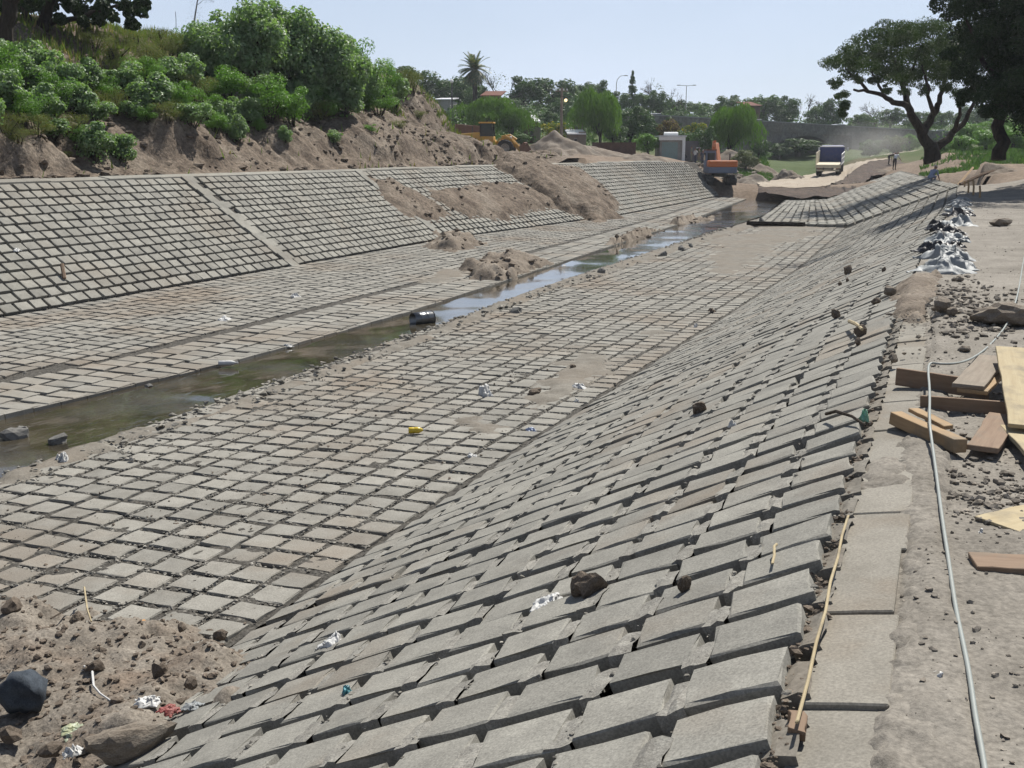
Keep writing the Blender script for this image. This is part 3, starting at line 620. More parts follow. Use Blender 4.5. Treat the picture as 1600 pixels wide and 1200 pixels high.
for lo, hi, n in ((0, 1, 10), (1, 2, 12)):
    for i in range(n):
        m = 70
        for j in range(m):
            t = (j+.5)/m; s = lo+(hi-lo)*(i+.5)/n
            a, b = fb(lo+(hi-lo)*i/n, t), fb(lo+(hi-lo)*(i+1)/n, t); v = fb(s, t+.5/m)-fb(s, t-.5/m); u = b-a; w = np.linalg.norm(u); u = u/w
            nn = np.cross(u, v); nn /= np.linalg.norm(nn)
            C.append(fb(s, t)); U.append(u); N_.append(nn if nn[2] > 0 else -nn); sa.append(w*.8/.33); sb.append(np.linalg.norm(v)*.93/.33)
lay(far_bank, 'block', M_concL, np.array(C), np.array(U), np.array(N_), .33, .33, .2, 19, jit=1.5, sa=np.array(sa), sb=np.array(sb))
# dark board edging the near end of that stretch
MB().tube([Vector((-9.5, 58.0, -2.03)), Vector((-7.9, 57.7, -2.0)), Vector((-6.5, 57.35, -1.98))], [.13, .12, .12], 6).build('timber_beam', M_bark, label='dark timber beam lying across the canal floor at the far blocks', cat='beam')
# ------------------------------------------------------------------ plants
L_castor = leafm('leaf_castor', (0.159, 0.251, 0.106), (0.265, 0.351, 0.198), .52, .38, .4)
L_green = leafm('leaf_bright', (0.112, 0.225, 0.037), (0.165, 0.300, 0.060), .5, .35, .4)
L_scrub = leafm('leaf_scrub', (0.138, 0.173, 0.055), (0.206, 0.206, 0.083), .7, .25, .2, (.3, .16, .03), .02)
L_dark = leafm('leaf_dark', (0.049, 0.101, 0.029), (0.089, 0.149, 0.046), .55, .22, .35)
L_tipa = leafm('leaf_feathery', (0.037, 0.067, 0.014), (0.063, 0.098, 0.023), .6, .2, .25)
L_shade = leafm('leaf_shaded', (.016, .034, .009), (.028, .05, .013), .6, .12, .2)  # leaf colour set very dark, shade of the crowns painted in
L_willow = leafm('leaf_willow', (.085, .155, .028), (.12, .20, .045), .55, .4, .3)
L_mid = leafm('leaf_mid', (0.067, 0.127, 0.037), (0.113, 0.187, 0.053), .55, .28, .3)
L_yel = leafm('leaf_yellow', (.16, .19, .025), (.10, .15, .03), .6, .35, .2, (.42, .32, .03), .3)
L_pale = leafm('leaf_pale', (.11, .13, .07), (.16, .17, .10), .6, .3, .3)
L_grass = leafm('grass_blade', (0.110, 0.171, 0.039), (0.187, 0.209, 0.066), .65, .3, .2, (.28, .22, .1), .12)
L_palm = leafm('leaf_palm', (.075, .11, .04), (.10, .13, .05), .5, .2, .4, (.25, .19, .1), .12)

def leaf_arrays(Pn, Nn, size, asp=.5, fold=.25, g=rng, droop=0., hexa=False):
    n = len(Pn); t = g.normal(size=(n, 3)); t[:, 2] -= droop*3
    Nn = Nn/np.linalg.norm(Nn, axis=1)[:, None]; t -= Nn*(t*Nn).sum(1)[:, None]; t /= np.linalg.norm(t, axis=1)[:, None]+1e-9; b = np.cross(Nn, t)
    s = (size*g.uniform(.6, 1.35, n))[:, None]; w = s*asp
    if hexa:
        V = np.stack([Pn-t*s*.5, Pn-t*s*.15+b*w*.5+Nn*s*.1, Pn+t*s*.28+b*w*.42+Nn*s*.06, Pn+t*s*.55-Nn*s*.12, Pn+t*s*.28-b*w*.42+Nn*s*.06, Pn-t*s*.15-b*w*.5+Nn*s*.1], 1)
        k = np.arange(n)[:, None]*6; F = np.concatenate([k+np.array([[0, 1, 2, 3]]), k+np.array([[0, 3, 4, 5]])])
    else:
        V = np.stack([Pn-t*s*.5, Pn+b*w*.5+Nn*s*fold*.3, Pn+t*s*.5-Nn*s*fold*.3, Pn-b*w*.5+Nn*s*fold*.3], 1)
        k = np.arange(n)[:, None]*4; F = np.concatenate([k+np.array([[0, 1, 2]]), k+np.array([[0, 2, 3]])])
    return V.reshape(-1, 3), F
def blob_pts(blobs, g, inner=.55, up=.35, gaps=.0):
    """points and normals spread through the outer part of ellipsoids (c, (rx,ry,rz), n)"""
    Ps, Ns = [], []
    for c, r, n in blobs:
        d = g.normal(size=(n, 3)); d /= np.linalg.norm(d, axis=1)[:, None]
        q = (inner**3+(1-inner**3)*g.random(n))**(1/3); q *= 1+.28*(vnoise(d[:, 0]*2.3+c[0], d[:, 1]*2.3+d[:, 2]*1.7+c[1], 5)-.5)
        p = np.array(c)+d*q[:, None]*np.array(r); Ps.append(p); Ns.append(d+g.normal(0, .55, (n, 3))+np.array([0, 0, up]))
    Pn, Nn = np.concatenate(Ps), np.concatenate(Ns)
    if gaps:
        k = vnoise(Pn[:, 0]*1.1+Pn[:, 2]*.7, Pn[:, 1]*1.1-Pn[:, 2]*.9, 8) > gaps; Pn, Nn = Pn[k], Nn[k]
    return Pn, Nn
def foliage(name, blobs, mat, size, parent, g=rng, asp=.5, up=.35, droop=0., hexa=False, inner=.55, gaps=0.):
    Pn, Nn = blob_pts(blobs, g, inner, up, gaps); V, F = leaf_arrays(Pn, Nn, size, asp, .25, g, droop, hexa)
    return ob(name, mesh_np(name, V, F, mat), parent)
def cluster(c, r, m, n, g, flat=1., sub=.42):
    """m smaller clumps filling one ellipsoid"""
    out = []
    for _ in range(m):
        d = g.normal(size=3); d /= np.linalg.norm(d); q = g.uniform(.35, .85)
        s = sub*g.uniform(.7, 1.25); out.append((np.array(c)+d*q*np.array(r), np.array(r)*s*np.array([1, 1, flat]), n))
    return out

# ---- shrubs on the embankment
KIND = {'C': (L_castor, .26, .85, True), 'c': (L_castor, .30, .85, True), 'g': (L_green, .22, .5, False), 's': (L_scrub, .16, .4, False)}
SHRUB_LABEL = {'C': 'tall broad leaved shrub in the thicket', 'c': 'broad leaved silvery green shrub in the thicket on the embankment', 'g': 'bright green leafy shrub in the thicket on the embankment', 's': 'fine leaved olive scrub bush in the thicket on the embankment'}
def make_shrub(kind, seed):
    g = np.random.default_rng(seed); mt, ls, asp, hx = KIND[kind]
    root = empty({'C': 'broadleaf_shrub', 'c': 'broadleaf_shrub', 'g': 'leafy_shrub', 's': 'scrub_bush'}[kind], (0, 0, 0), 0, SHRUB_LABEL[kind], 'shrub', {'C': 'broad leaved shrubs on the embankment', 'c': 'broad leaved shrubs on the embankment', 'g': 'green shrubs on the embankment', 's': 'scrub bushes on the embankment'}[kind])
    bl = cluster((0, 0, .53), (.5, .5, .45), 32, 260, g, .9, .30)+[((0, 0, .35), (.42, .42, .34), 600)] if kind == 'C' else cluster((0, 0, .55), (.5, .5, .42), 14, 230 if kind == 'c' else 300, g, .85, .42)+[((0, 0, .35), (.42, .42, .34), 160)]
    Pn, Nn = blob_pts(bl, g, .5, .5 if kind in 'cC' else .3); k = Pn[:, 2] > -.05; V, F = leaf_arrays(Pn[k], Nn[k], ls*(.125 if kind == 'C' else .2), asp, .25, g, .1, hx)
    ob('foliage', mesh_np('foliage', V, F, mt), root)
    mb = MB()
    for b in bl[:7]: mb.tube([(0, 0, -.2), Vector(b[0])*.5+Vector((g.normal(0, .04), g.normal(0, .04), .02)), Vector(b[0])], [.022, .014, .006], 5)
    mb.build('stem', M_bark, root); return root
SH = {k: [make_shrub(k, 100+7*j+ord(k)) for j in range(3)] for k in 'Ccgs'}; used = set()
BUSH = [(15, 112, 55, 62, 'c'), (60, 128, 60, 62, 'c'), (100, 152, 62, 52, 'c'), (20, 172, 70, 72, 'c'), (70, 197, 66, 62, 'c'), (120, 178, 56, 52, 'c'), (-25, 200, 60, 60, 'c'), (10, 212, 45, 52, 's'), (60, 212, 40, 62, 's'), (108, 210, 40, 52, 's'),
        (150, 252, 62, 58, 'c'), (190, 253, 52, 46, 'c'), (165, 155, 45, 52, 'g'), (200, 150, 50, 60, 'c'), (240, 165, 52, 62, 'c'), (280, 175, 52, 60, 'g'), (320, 185, 47, 50, 'g'), (352, 200, 50, 46, 'c'), (370, 220, 42, 34, 'c'),
        (230, 112, 46, 62, 's'), (180, 97, 45, 62, 's'), (270, 100, 52, 72, 's'), (148, 76, 30, 50, 's'), (210, 72, 26, 60, 's'), (250, 66, 24, 50, 's'), (330, 135, 112, 84, 'C'), (392, 145, 138, 92, 'C'), (442, 155, 152, 92, 'C'), (484, 165, 152, 82, 'C'),
        (522, 170, 122, 72, 'C'), (350, 160, 60, 70, 'g'), (422, 190, 72, 72, 'g'), (458, 196, 62, 62, 'g'), (560, 160, 92, 62, 'g'), (540, 182, 62, 60, 'c'), (600, 156, 62, 52, 'g'), (630, 152, 46, 42, 's'), (645, 146, 34, 36, 's'), (592, 178, 42, 50, 'g'), (500, 190, 40, 40, 's'),
        (520, 222, 20, 26, 'c'), (446, 222, 26, 22, 'c'), (405, 205, 24, 24, 'g'), (625, 200, 16, 26, 's'), (655, 185, 16, 24, 's'), (580, 205, 14, 24, 'g'), (105, 245, 14, 20, 's'), (232, 190, 30, 30, 'g'), (40, 150, 50, 60, 'g'), (310, 110, 70, 60, 'g'), (480, 100, 60, 60, 'g'),
        (45, 150, 60, 60, 'c'), (85, 175, 60, 60, 'g'), (0, 140, 70, 60, 'g'), (135, 140, 50, 50, 'c'), (150, 190, 46, 50, 'c'), (35, 190, 50, 60, 'g'), (180, 180, 46, 50, 's'), (215, 185, 40, 46, 'c'), (255, 135, 46, 60, 'c'), (290, 145, 56, 60, 'c'), (225, 135, 46, 60, 'g'), (310, 160, 50, 60, 's'), (385, 195, 50, 50, 'c'), (260, 188, 36, 46, 's'), (300, 195, 40, 50, 'c'),
        (335, 205, 34, 44, 'g'), (410, 175, 60, 60, 'C'), (470, 185, 60, 60, 'C'), (570, 165, 80, 60, 'C'), (505, 185, 50, 60, 'g'), (615, 165, 46, 50, 'c'), (375, 120, 80, 70, 'C'), (455, 120, 110, 70, 'C'), (400, 100, 80, 60, 'C'), (530, 130, 80, 60, 'C'), (80, 215, 36, 60, 'c'), (30, 222, 30, 50, 's'), (125, 222, 30, 40, 'g'), (195, 125, 40, 60, 's'), (240, 95, 36, 60, 's')]
SHRUBS = []; TREES = []
for (x, y, h, w, k) in BUSH:
    p = onH(x, min(y, 262)); d = depth(p); hm, wm = h*d/FPX, w*d/FPX
    j = random.randrange(3); src = SH[k][j]; wm = max(wm, hm*.82)
    lb = None
    if (x, y) in ((150, 252), (190, 253)): lb = 'round silvery shrub standing alone low on the embankment just above the coping, %s half' % ('larger left' if x == 150 else 'smaller right')
    elif (x, y, h) == (442, 155, 152): lb = 'tallest broad leaved shrub in the middle of the embankment thicket'
    elif (x, y) == (520, 222): lb = 'tiny broad leaved plant alone on the bare earth slope'
    sc = (wm*1.15, wm*1.15, hm*1.05); rz = random.uniform(0, 6.28)
    if (k, j) not in used:
        used.add((k, j)); o = src; o.location = p-Vector((0, 0, .1)); o.rotation_euler[2] = rz; o.scale = sc
        if lb: o['label'] = lb
    else: o = dup(src, p-Vector((0, 0, .1)), rz, sc, lb)
    if lb and 'group' in o: del o['group']
    if not lb: SHRUBS.append((o, k, x, y))
for k in SH:
    for j, o in enumerate(SH[k]):
        if (k, j) not in used: bpy.data.objects.remove(o)
# ---- grass and low weeds over the upper slope
g = np.random.default_rng(77); n = 60000
X = -24.6-g.random(n)**1.2*20; Y = g.uniform(18, 74, n); u = -24.4-X
m = fbm(X*.35, Y*.3, 4, 110)+np.interp(u, [0, 3, 6, 10, 20], [-.75, -.45, .0, .3, .4])-.25*sstep(58, 66, Y) > g.uniform(-.05, .3, n)
m |= g.random(n) < .012
X, Y = X[m], Y[m]; Z = Hl(X, Y); n = len(X)
hgt = g.uniform(.12, .5, n); a = g.uniform(0, 6.28, n); w = g.uniform(.02, .06, n); lean = g.normal(0, .25, (n, 2))*hgt[:, None]
B = np.stack([X, Y, Z-.03], 1); S = np.stack([np.cos(a)*w, np.sin(a)*w, 0*a], 1)
V = np.stack([B-S, B+S, B+np.concatenate([lean, hgt[:, None]], 1)], 1).reshape(-1, 3)
ob('grass', mesh_np('grass', V, np.arange(3*n).reshape(-1, 3), L_grass), kind='stuff', label='tufts of grass and weeds over the top of the embankment', cat='grass')

# ---- trees beyond
def tree_proto(name, kind, seed, label, group):
    """unit height 1, crown half-width about .5"""
    g = np.random.default_rng(seed); root = empty(name, (0, 0, 0), 0, label, 'tree', group)
    mb = MB()
    if kind == 'broad':
        bl = cluster((0, 0, .54), (.43, .43, .42), 26, 150, g, .8, .30)+[((0, 0, .4), (.34, .34, .34), 300)]
        mb.tube([(0, 0, -.05), (.01, .01, .2), (-.01, .02, .45), (0, 0, .7)], [.045, .035, .025, .01], 7)
        for b in bl[:6]: mb.tube([(0, 0, .25), Vector(b[0])*.6+Vector((0, 0, .12)), Vector(b[0])], [.022, .014, .005], 5)
        foliage('crown', bl, L_dark if seed % 2 else L_mid, .05, root, g, .6, .3, 0, False, .4)
    elif kind == 'willow':
        V_, F_, off = [], [], 0; heads = [np.array([g.normal(0, .17), g.normal(0, .17), g.uniform(.55, .9)]) for _ in range(26)]
        for h in heads:
            n = 230; th = g.uniform(0, 6.28, n); rr = .17*np.sqrt(g.random(n)); L_ = g.uniform(.12, .42, n)
            top = h+np.stack([np.cos(th)*rr*.6, np.sin(th)*rr*.6, .10*(1-(rr/.17)**2)], 1); t = g.random(n); out = np.stack([np.cos(th), np.sin(th)], 1)
            p = top.copy(); p[:, :2] += out*(.10*np.sqrt(t))[:, None]*(1+h[2]); p[:, 2] -= L_*t; p[:, 2] = np.maximum(p[:, 2], .03)
            nn = np.concatenate([out+g.normal(0, .4, (n, 2)), .25+g.normal(0, .2, (n, 1))], 1); v, f = leaf_arrays(p, nn, .085, .2, .2, g, 1.6); V_.append(v); F_.append(f+off); off += len(v)
        ob('crown', mesh_np('crown', np.concatenate(V_), np.concatenate(F_), L_willow), root)
        mb.tube([(0, 0, -.05), (.01, 0, .25), (0, .01, .6)], [.035, .028, .012], 6)
        for h in heads[:8]: mb.tube([(0, 0, .2), h*.6+np.array([0, 0, .15]), h], [.018, .012, .005], 5)
    elif kind == 'conifer':
        bl = []
        for z in np.linspace(.12, .95, 11):
            r = (.98-z)*.36+.015
            for k in range(7):
                a = g.uniform(0, 6.28); bl.append(((math.cos(a)*r*.6, math.sin(a)*r*.6, z+g.normal(0, .015)), (r*.55+.01, r*.55+.01, .04), 55))
        foliage('crown', bl, L_dark, .045, root, g, .35, .2, .5); mb.tube([(0, 0, -.05), (0, 0, .5), (0, 0, 1)], [.03, .018, .004], 6)
    elif kind == 'bare':
        def br(p, d, l, r, k):
            q = p+d*l; mb.tube([p, (p+q)/2+Vector(g.normal(0, .04*l, 3)), q], [r, r*.8, r*.6], 4, False)
            if k:
                for _ in range(3): br(q, (d+Vector(g.normal(0, .48, 3))+Vector((0, 0, .1))).normalized(), l*g.uniform(.6, .85), r*.62, k-1)
        br(Vector((0, 0, -.03)), Vector((0, 0, 1)), .32, .022, 5)
        bl = cluster((0, 0, .72), (.36, .36, .25), 8, 14, g); foliage('crown', bl, L_pale, .04, root, g)
    mb.build('trunk', M_bark, root); return root
far_g = 'trees on the ridge beyond the canal'
PR = {'b0': tree_proto('broadleaf_tree', 'broad', 201, 'dark round crowned tree on the wooded ridge beyond the canal', far_g), 'b1': tree_proto('broadleaf_tree', 'broad', 202, 'mid green leafy tree on the wooded ridge beyond the canal', far_g), 'b2': tree_proto('broadleaf_tree', 'broad', 203, 'dark round crowned tree on the wooded ridge beyond the canal', far_g),
      'w0': tree_proto('willow_tree', 'willow', 211, 'rounded bright green willow behind the wheel loader', None), 'w1': tree_proto('willow_tree', 'willow', 212, 'tall upright bright green willow behind the low brick wall', None),
      'c0': tree_proto('conifer_tree', 'conifer', 221, 'dark pointed conifer standing above the ridge trees', None), 'n0': tree_proto('bare_tree', 'bare', 231, 'leafless grey tree beside the palm', None)}
done = set()
def tree(kind, x, yb, yt, w, d, label=None, base=None, crown=None):
    p = D(x, yb, d); p.z = gz_at(p.x, p.y); top = D(x, yt, d).z; h = max(top-p.z, 1.); wm = 2*w*d/FPX
    sc = (wm/.86, wm/.86, h/(.98 if kind[0] in 'bw' else 1.0)); rz = random.uniform(0, 6.28)
    if kind not in done: done.add(kind); o = PR[kind]; o.location = p; o.rotation_euler[2] = rz; o.scale = sc; (label and o.__setitem__('label', label))
    else: o = dup(PR[kind], p, rz, sc, label)
    if label and 'group' in o: del o['group']
    if not label and kind[0] == 'b': o['group'] = far_g
    if crown:
        for c in o.children:
            if c.name.startswith('crown'): c.data = c.data.copy(); c.data.materials.clear(); c.data.materials.append(crown)
    return o
for t in [('b0', 640, 190, 98, 46, 190), ('b2', 690, 188, 118, 42, 190), ('b1', 612, 180, 105, 40, 195), ('b2', 720, 178, 116, 34, 188), ('b0', 735, 180, 122, 36, 184), ('b0', 820, 188, 115, 38, 190), ('b2', 862, 190, 118, 42, 195), ('b1', 885, 182, 122, 30, 198), ('b0', 932, 172, 121, 28, 212),
          ('b2', 905, 190, 128, 28, 204), ('b0', 965, 190, 140, 26, 200), ('b1', 1003, 192, 138, 24, 205), ('b0', 1028, 192, 137, 20, 203), ('b2', 1052, 196, 152, 22, 215), ('b1', 1090, 186, 153, 28, 232), ('b0', 1140, 184, 145, 30, 224), ('b1', 1192, 188, 140, 34, 222), ('b2', 1232, 190, 150, 24, 222),
          ('b0', 1215, 190, 146, 24, 226), ('b1', 1275, 192, 158, 20, 226), ('b2', 1300, 194, 150, 24, 220), ('b1', 1345, 200, 172, 24, 232), ('b0', 1390, 205, 166, 26, 236), ('b2', 1430, 208, 172, 28, 232), ('b1', 1470, 212, 168, 26, 232), ('b0', 1520, 215, 160, 34, 225), ('b2', 1580, 215, 150, 40, 215),
          ('b2', 665, 205, 158, 30, 150), ('b0', 700, 208, 165, 26, 148), ('b1', 655, 215, 178, 24, 140), ('b0', 850, 210, 172, 26, 165), ('b2', 800, 196, 150, 30, 172), ('b1', 830, 218, 180, 22, 150), ('b0', 905, 206, 160, 26, 168), ('b2', 880, 205, 150, 26, 175), ('b0', 985, 228, 162, 36, 136), ('b2', 1010, 226, 170, 22, 142),
          ('b0', 958, 232, 190, 22, 131), ('b1', 1035, 208, 172, 26, 160), ('b2', 1070, 206, 180, 26, 165), ('b0', 1100, 250, 194, 24, 122), ('b1', 1075, 228, 200, 24, 134), ('b2', 1185, 250, 214, 18, 138), ('b0', 1245, 280, 214, 40, 168), ('b2', 1215, 282, 222, 22, 166), ('b0', 1275, 276, 222, 26, 172), ('b1', 1190, 275, 232, 18, 150),
          ('b1', 770, 182, 140, 26, 182), ('b0', 748, 176, 132, 24, 178), ('b2', 945, 214, 168, 26, 172), ('b0', 870, 232, 196, 20, 134), ('b1', 815, 236, 206, 18, 128), ('b0', 1060, 200, 168, 20, 186), ('b2', 1165, 200, 168, 24, 232), ('b0', 1120, 196, 164, 24, 236), ('b2', 760, 210, 170, 30, 152), ('b0', 725, 205, 160, 28, 156)]:
    TREES.append((tree(*t), t[0], t[1], t[5]))
tree('w0', 762, 232, 152, 42, 135); tree('w0', 800, 232, 168, 26, 133, 'smaller rounded willow joined to the right of the big one'); tree('w1', 938, 238, 139, 34, 128); tree('w1', 1138, 248, 162, 34, 128, 'bright green willow in front of the stone bridge')
tree('c0', 987, 192, 111, 20, 202); tree('n0', 778, 172, 104, 26, 186); tree('n0', 1027, 170, 120, 26, 215, 'leafless tree with thin twigs right of the conifer'); tree('n0', 1262, 192, 146, 26, 228, 'thin see-through tree above the bridge left of the forked tree'); tree('n0', 1368, 190, 158, 22, 230, 'small wispy tree seen under the limbs of the forked tree')
tree('b1', 1012, 246, 203, 22, 121, 'small bright green bushy tree left of the white shed', crown=L_green); tree('b1', 868, 222, 184, 26, 131, 'yellow flowering bush around the foot of the wooden lamp pole', crown=L_yel); tree('b2', 1085, 222, 188, 20, 136, 'yellow green bush in front of the bridge parapet', crown=L_yel)
tree('b1', 1045, 212, 178, 20, 141, 'reddish brown blossoming bush behind the white shed', crown=leafm('leaf_bronze', (.12, .085, .04), (.17, .10, .05), .6, .2, .2, (.4, .3, .06), .12)); tree('b2', 1165, 252, 232, 24, 118, 'pale weedy bush on the grassy mound below the bridge', crown=L_pale)
tree('b1', 1395, 243, 206, 24, 150, 'pale dusty bush beyond the haul road', crown=L_pale); tree('b2', 1360, 243, 216, 20, 152, 'dusty green bush right of the bridge arch', crown=L_mid); tree('b1', 1421, 238, 204, 18, 155, 'light green sapling beyond the haul road', crown=L_green)
for q in [(1500, 246, 206, 24, 108), (1540, 246, 196, 28, 112), (1580, 250, 190, 30, 110), (1620, 255, 186, 30, 105), (1475, 246, 220, 16, 118), (1560, 236, 176, 30, 128), (1510, 230, 186, 26, 130)]:
    o = tree('b1', *q, crown=L_green); o['label'] = 'sunlit green bush on the grassy slope '+{1500: 'just right of the forked trunk', 1540: 'left of the shade tree trunk', 1580: 'right of the shade tree trunk', 1620: 'cut by the right picture edge', 1475: 'directly behind the forked trunk', 1560: 'highest up, behind the shade tree', 1510: 'high up between the two big trees'}[q[0]]; o['group'] = 'sunlit bushes on the right slope'
def relabel(items, marks, tail):
    # 'second <kind> left of the <landmark> <zone>'
    grp = {}
    for o, x, kind, zone in items:
        m = min(marks, key=lambda m: abs(m[0]-x)); side = 'left of' if x < m[0]-4 else 'right of' if x > m[0]+4 else 'behind'; grp.setdefault((kind, side, m[1], zone), []).append((abs(x-m[0]), o))
    for (kind, side, mk, zone), l in grp.items():
        for i, (_, o) in enumerate(sorted(l, key=lambda t: t[0])): o['label'] = ' '.join(filter(None, [('', 'second', 'third', 'fourth', 'fifth', 'sixth')[min(i, 5)], kind, side, mk, zone]))
MARK = [(640, 'the embankment shoulder'), (707, 'the dark street lamp'), (742, 'the date palm'), (778, 'the bare tree by the palm'), (832, 'the slanting roofed shack'), (877, 'the wooden lamp pole'), (938, 'the tall willow'), (987, 'the pointed conifer'), (1050, 'the white shed'), (1071, 'the T shaped lamp'), (1138, 'the bridge willow'), (1177, 'the red roofed house'), (1250, 'the bridge arch'), (1457, 'the forked tree'), (1560, 'the shade tree')]
relabel([(o, x, {'b0': 'dark round tree', 'b2': 'dark spreading tree', 'b1': 'paler leafy tree'}[k], 'on the far ridge' if d > 180 else 'in the middle distance') for o, k, x, d in TREES], MARK, '')
SMARK = [(-40, 'the left picture edge'), (110, 'the bare path on the embankment'), (172, 'the lone round shrub pair'), (302, 'the ivy stump'), (442, 'the tallest thicket shrub'), (655, 'the embankment shoulder')]
relabel([(o, x, {'C': 'tall broadleaf shrub', 'c': 'silvery broadleaf shrub', 'g': 'bright green shrub', 's': 'olive scrub bush'}[k], 'on the crest' if y < 125 else 'halfway up the slope' if y < 186 else 'low on the slope') for o, k, x, y in SHRUBS], SMARK, '')
# palm
pd = 172; pp = D(742, 180, pd); pp.z = gz_at(pp.x, pp.y); pz = D(742, 108, pd).z-pp.z
palm = empty('palm_tree', pp, 0, 'feathery date palm rising above the ridge trees', 'palm tree')
MB().tube([(0, 0, -.2), (.05, 0, pz*.5), (0, 0, pz)], [.42, .36, .4], 10).build('trunk', M_bark, palm)
g = np.random.default_rng(5)
for k in range(85):
    az = g.uniform(0, 6.28); el = g.uniform(-.9, 1.35); L_ = g.uniform(2.4, 3.2); p = Vector((0, 0, pz)); dr = Vector((math.cos(az)*math.cos(el), math.sin(az)*math.cos(el), math.sin(el))); pts = [p]
    for s in range(7): dr = (dr+Vector((0, 0, -.13))).normalized(); pts.append(pts[-1]+dr*L_/7)
    VV, FF = [], []
    for i in range(1, 8):
        for sd in (-1, 1):
            for q in (0, .5):
                b = pts[i-1].lerp(pts[i], q); t = (pts[i]-pts[i-1]).normalized(); s = t.cross(Vector((0, 0, 1))).normalized()*sd; l = .8*(1-(i/9.5)**2); e = b+s*l*.7+t*l*.6+Vector((0, 0, -.12)); m_ = len(VV)
                VV += [b-t*.13, b+t*.13, e]; FF.append((m_, m_+1, m_+2))
    ob('frond', mesh_np('frond', np.array([tuple(v) for v in VV]), np.array(FF), L_palm), palm)
# ---- undergrowth that fills the gaps between the ridge trees
g = np.random.default_rng(321); bl = []
for _ in range(520):
    d_ = g.uniform(138, 236); x_ = g.uniform(590, 1640); p_ = D(x_, 200, d_)
    if 1150 < x_ < 1480 and d_ < 200: continue
    zz = gz_at(p_.x, p_.y); h_ = g.uniform(1.2, 3.6)*(1.25 if d_ > 180 else 1); bl.append(((p_.x, p_.y, zz+h_*.4), (h_*g.uniform(.8, 1.3), h_*g.uniform(.8, 1.3), h_*.62), 90))
o = foliage('undergrowth', bl, L_mid, .42, None, g, .6, .35, inner=.4); T(o, 'dense green undergrowth filling the ground between the ridge trees and houses', 'undergrowth', None, 'stuff')
# ---- the big forked tree at the right
def limb(mb, pts, r0, r1, dd=0., d=70., n=9):
    P3 = [D(x, y, d+dd*i/max(1, len(pts)-1)) for i, (x, y) in enumerate(pts)]; rr = np.linspace(r0, r1, len(P3)); fine, fr = [], []
    for i in range(len(P3)-1):
        for q in (0, .34, .67): fine.append(P3[i].lerp(P3[i+1], q)+Vector(rng.normal(0, .05, 3))*(1 if q else 0)); fr.append(rr[i]+(rr[i+1]-rr[i])*q)
    mb.tube(fine+[P3[-1]], fr+[rr[-1]], n)
TB = D(1457, 251, 70); TB.z = gz_at(TB.x, TB.y)-.1
ft = empty('forked_tree', TB, 0, 'big spreading tree with a forked black trunk beside the haul road', 'tree')
def local(o, root):
    o.data.transform(Matrix.Translation(-root.location)); return o
mb = MB()
limb(mb, [(1457, 252), (1456, 240), (1453, 226)], .56, .42); limb(mb, [(1453, 228), (1440, 205), (1427, 185), (1418, 165)], .35, .22, 0)
limb(mb, [(1418, 166), (1395, 160), (1380, 149), (1355, 143), (1334, 140)], .2, .07, -2); limb(mb, [(1380, 149), (1372, 130), (1362, 112)], .11, .05, 1.5); limb(mb, [(1356, 143), (1345, 128), (1332, 120), (1322, 108)], .11, .05, -2)
limb(mb, [(1419, 167), (1412, 140), (1404, 112), (1392, 80)], .22, .07, 2); limb(mb, [(1410, 135), (1425, 110), (1440, 70)], .13, .05, -2); limb(mb, [(1441, 207), (1449, 195), (1458, 178), (1468, 160), (1475, 132), (1478, 90)], .3, .08, 2); limb(mb, [(1458, 178), (1453, 160), (1448, 130), (1440, 100)], .16, .05, -2)
limb(mb, [(1456, 234), (1475, 222), (1490, 205), (1510, 186), (1522, 160)], .30, .1, 1); limb(mb, [(1490, 205), (1500, 180), (1498, 150)], .16, .06, -2)
local(mb.build('trunk', M_bark, ft), ft)
bl = []
g = np.random.default_rng(9)
for x, y, r in [(x_, y_, 17) for x_, y_ in ((1345, 92), (1375, 82), (1405, 68), (1432, 62), (1458, 66), (1485, 72), (1405, 104), (1440, 100), (1472, 102), (1500, 100), (1515, 95), (1385, 70), (1330, 98), (1518, 125), (1505, 50), (1478, 135), (1380, 108), (1420, 122))]+[(1298, 97, 14), (1318, 88, 20), (1342, 76, 24), (1368, 64, 26), (1395, 50, 24), (1420, 45, 24), (1445, 46, 24), (1470, 50, 26), (1328, 110, 16), (1360, 98, 24), (1390, 90, 26), (1420, 84, 28), (1450, 84, 28), (1482, 88, 28), (1308, 130, 11), (1313, 150, 11), (1320, 165, 10), (1316, 176, 8), (1400, 120, 18), (1432, 118, 20), (1460, 115, 22), (1488, 118, 22), (1502, 150, 16), (1415, 143, 9), (1446, 138, 10), (1510, 70, 26), (1340, 124, 10), (1370, 122, 12), (1385, 140, 7)]:
    for _ in range(5):
        dd = g.normal(0, 2.6); c = D(x+g.normal(0, r*.4), y+g.normal(0, r*.28), 70+dd); s = r*.0412*g.uniform(.45, .8); bl.append((tuple(c-TB), (s*1.2, s*1.2, s*.75), int(210*(r/20)**1.5)+40))
foliage('crown', bl, L_tipa, .17, ft, g, .35, .4, .3, inner=.3)
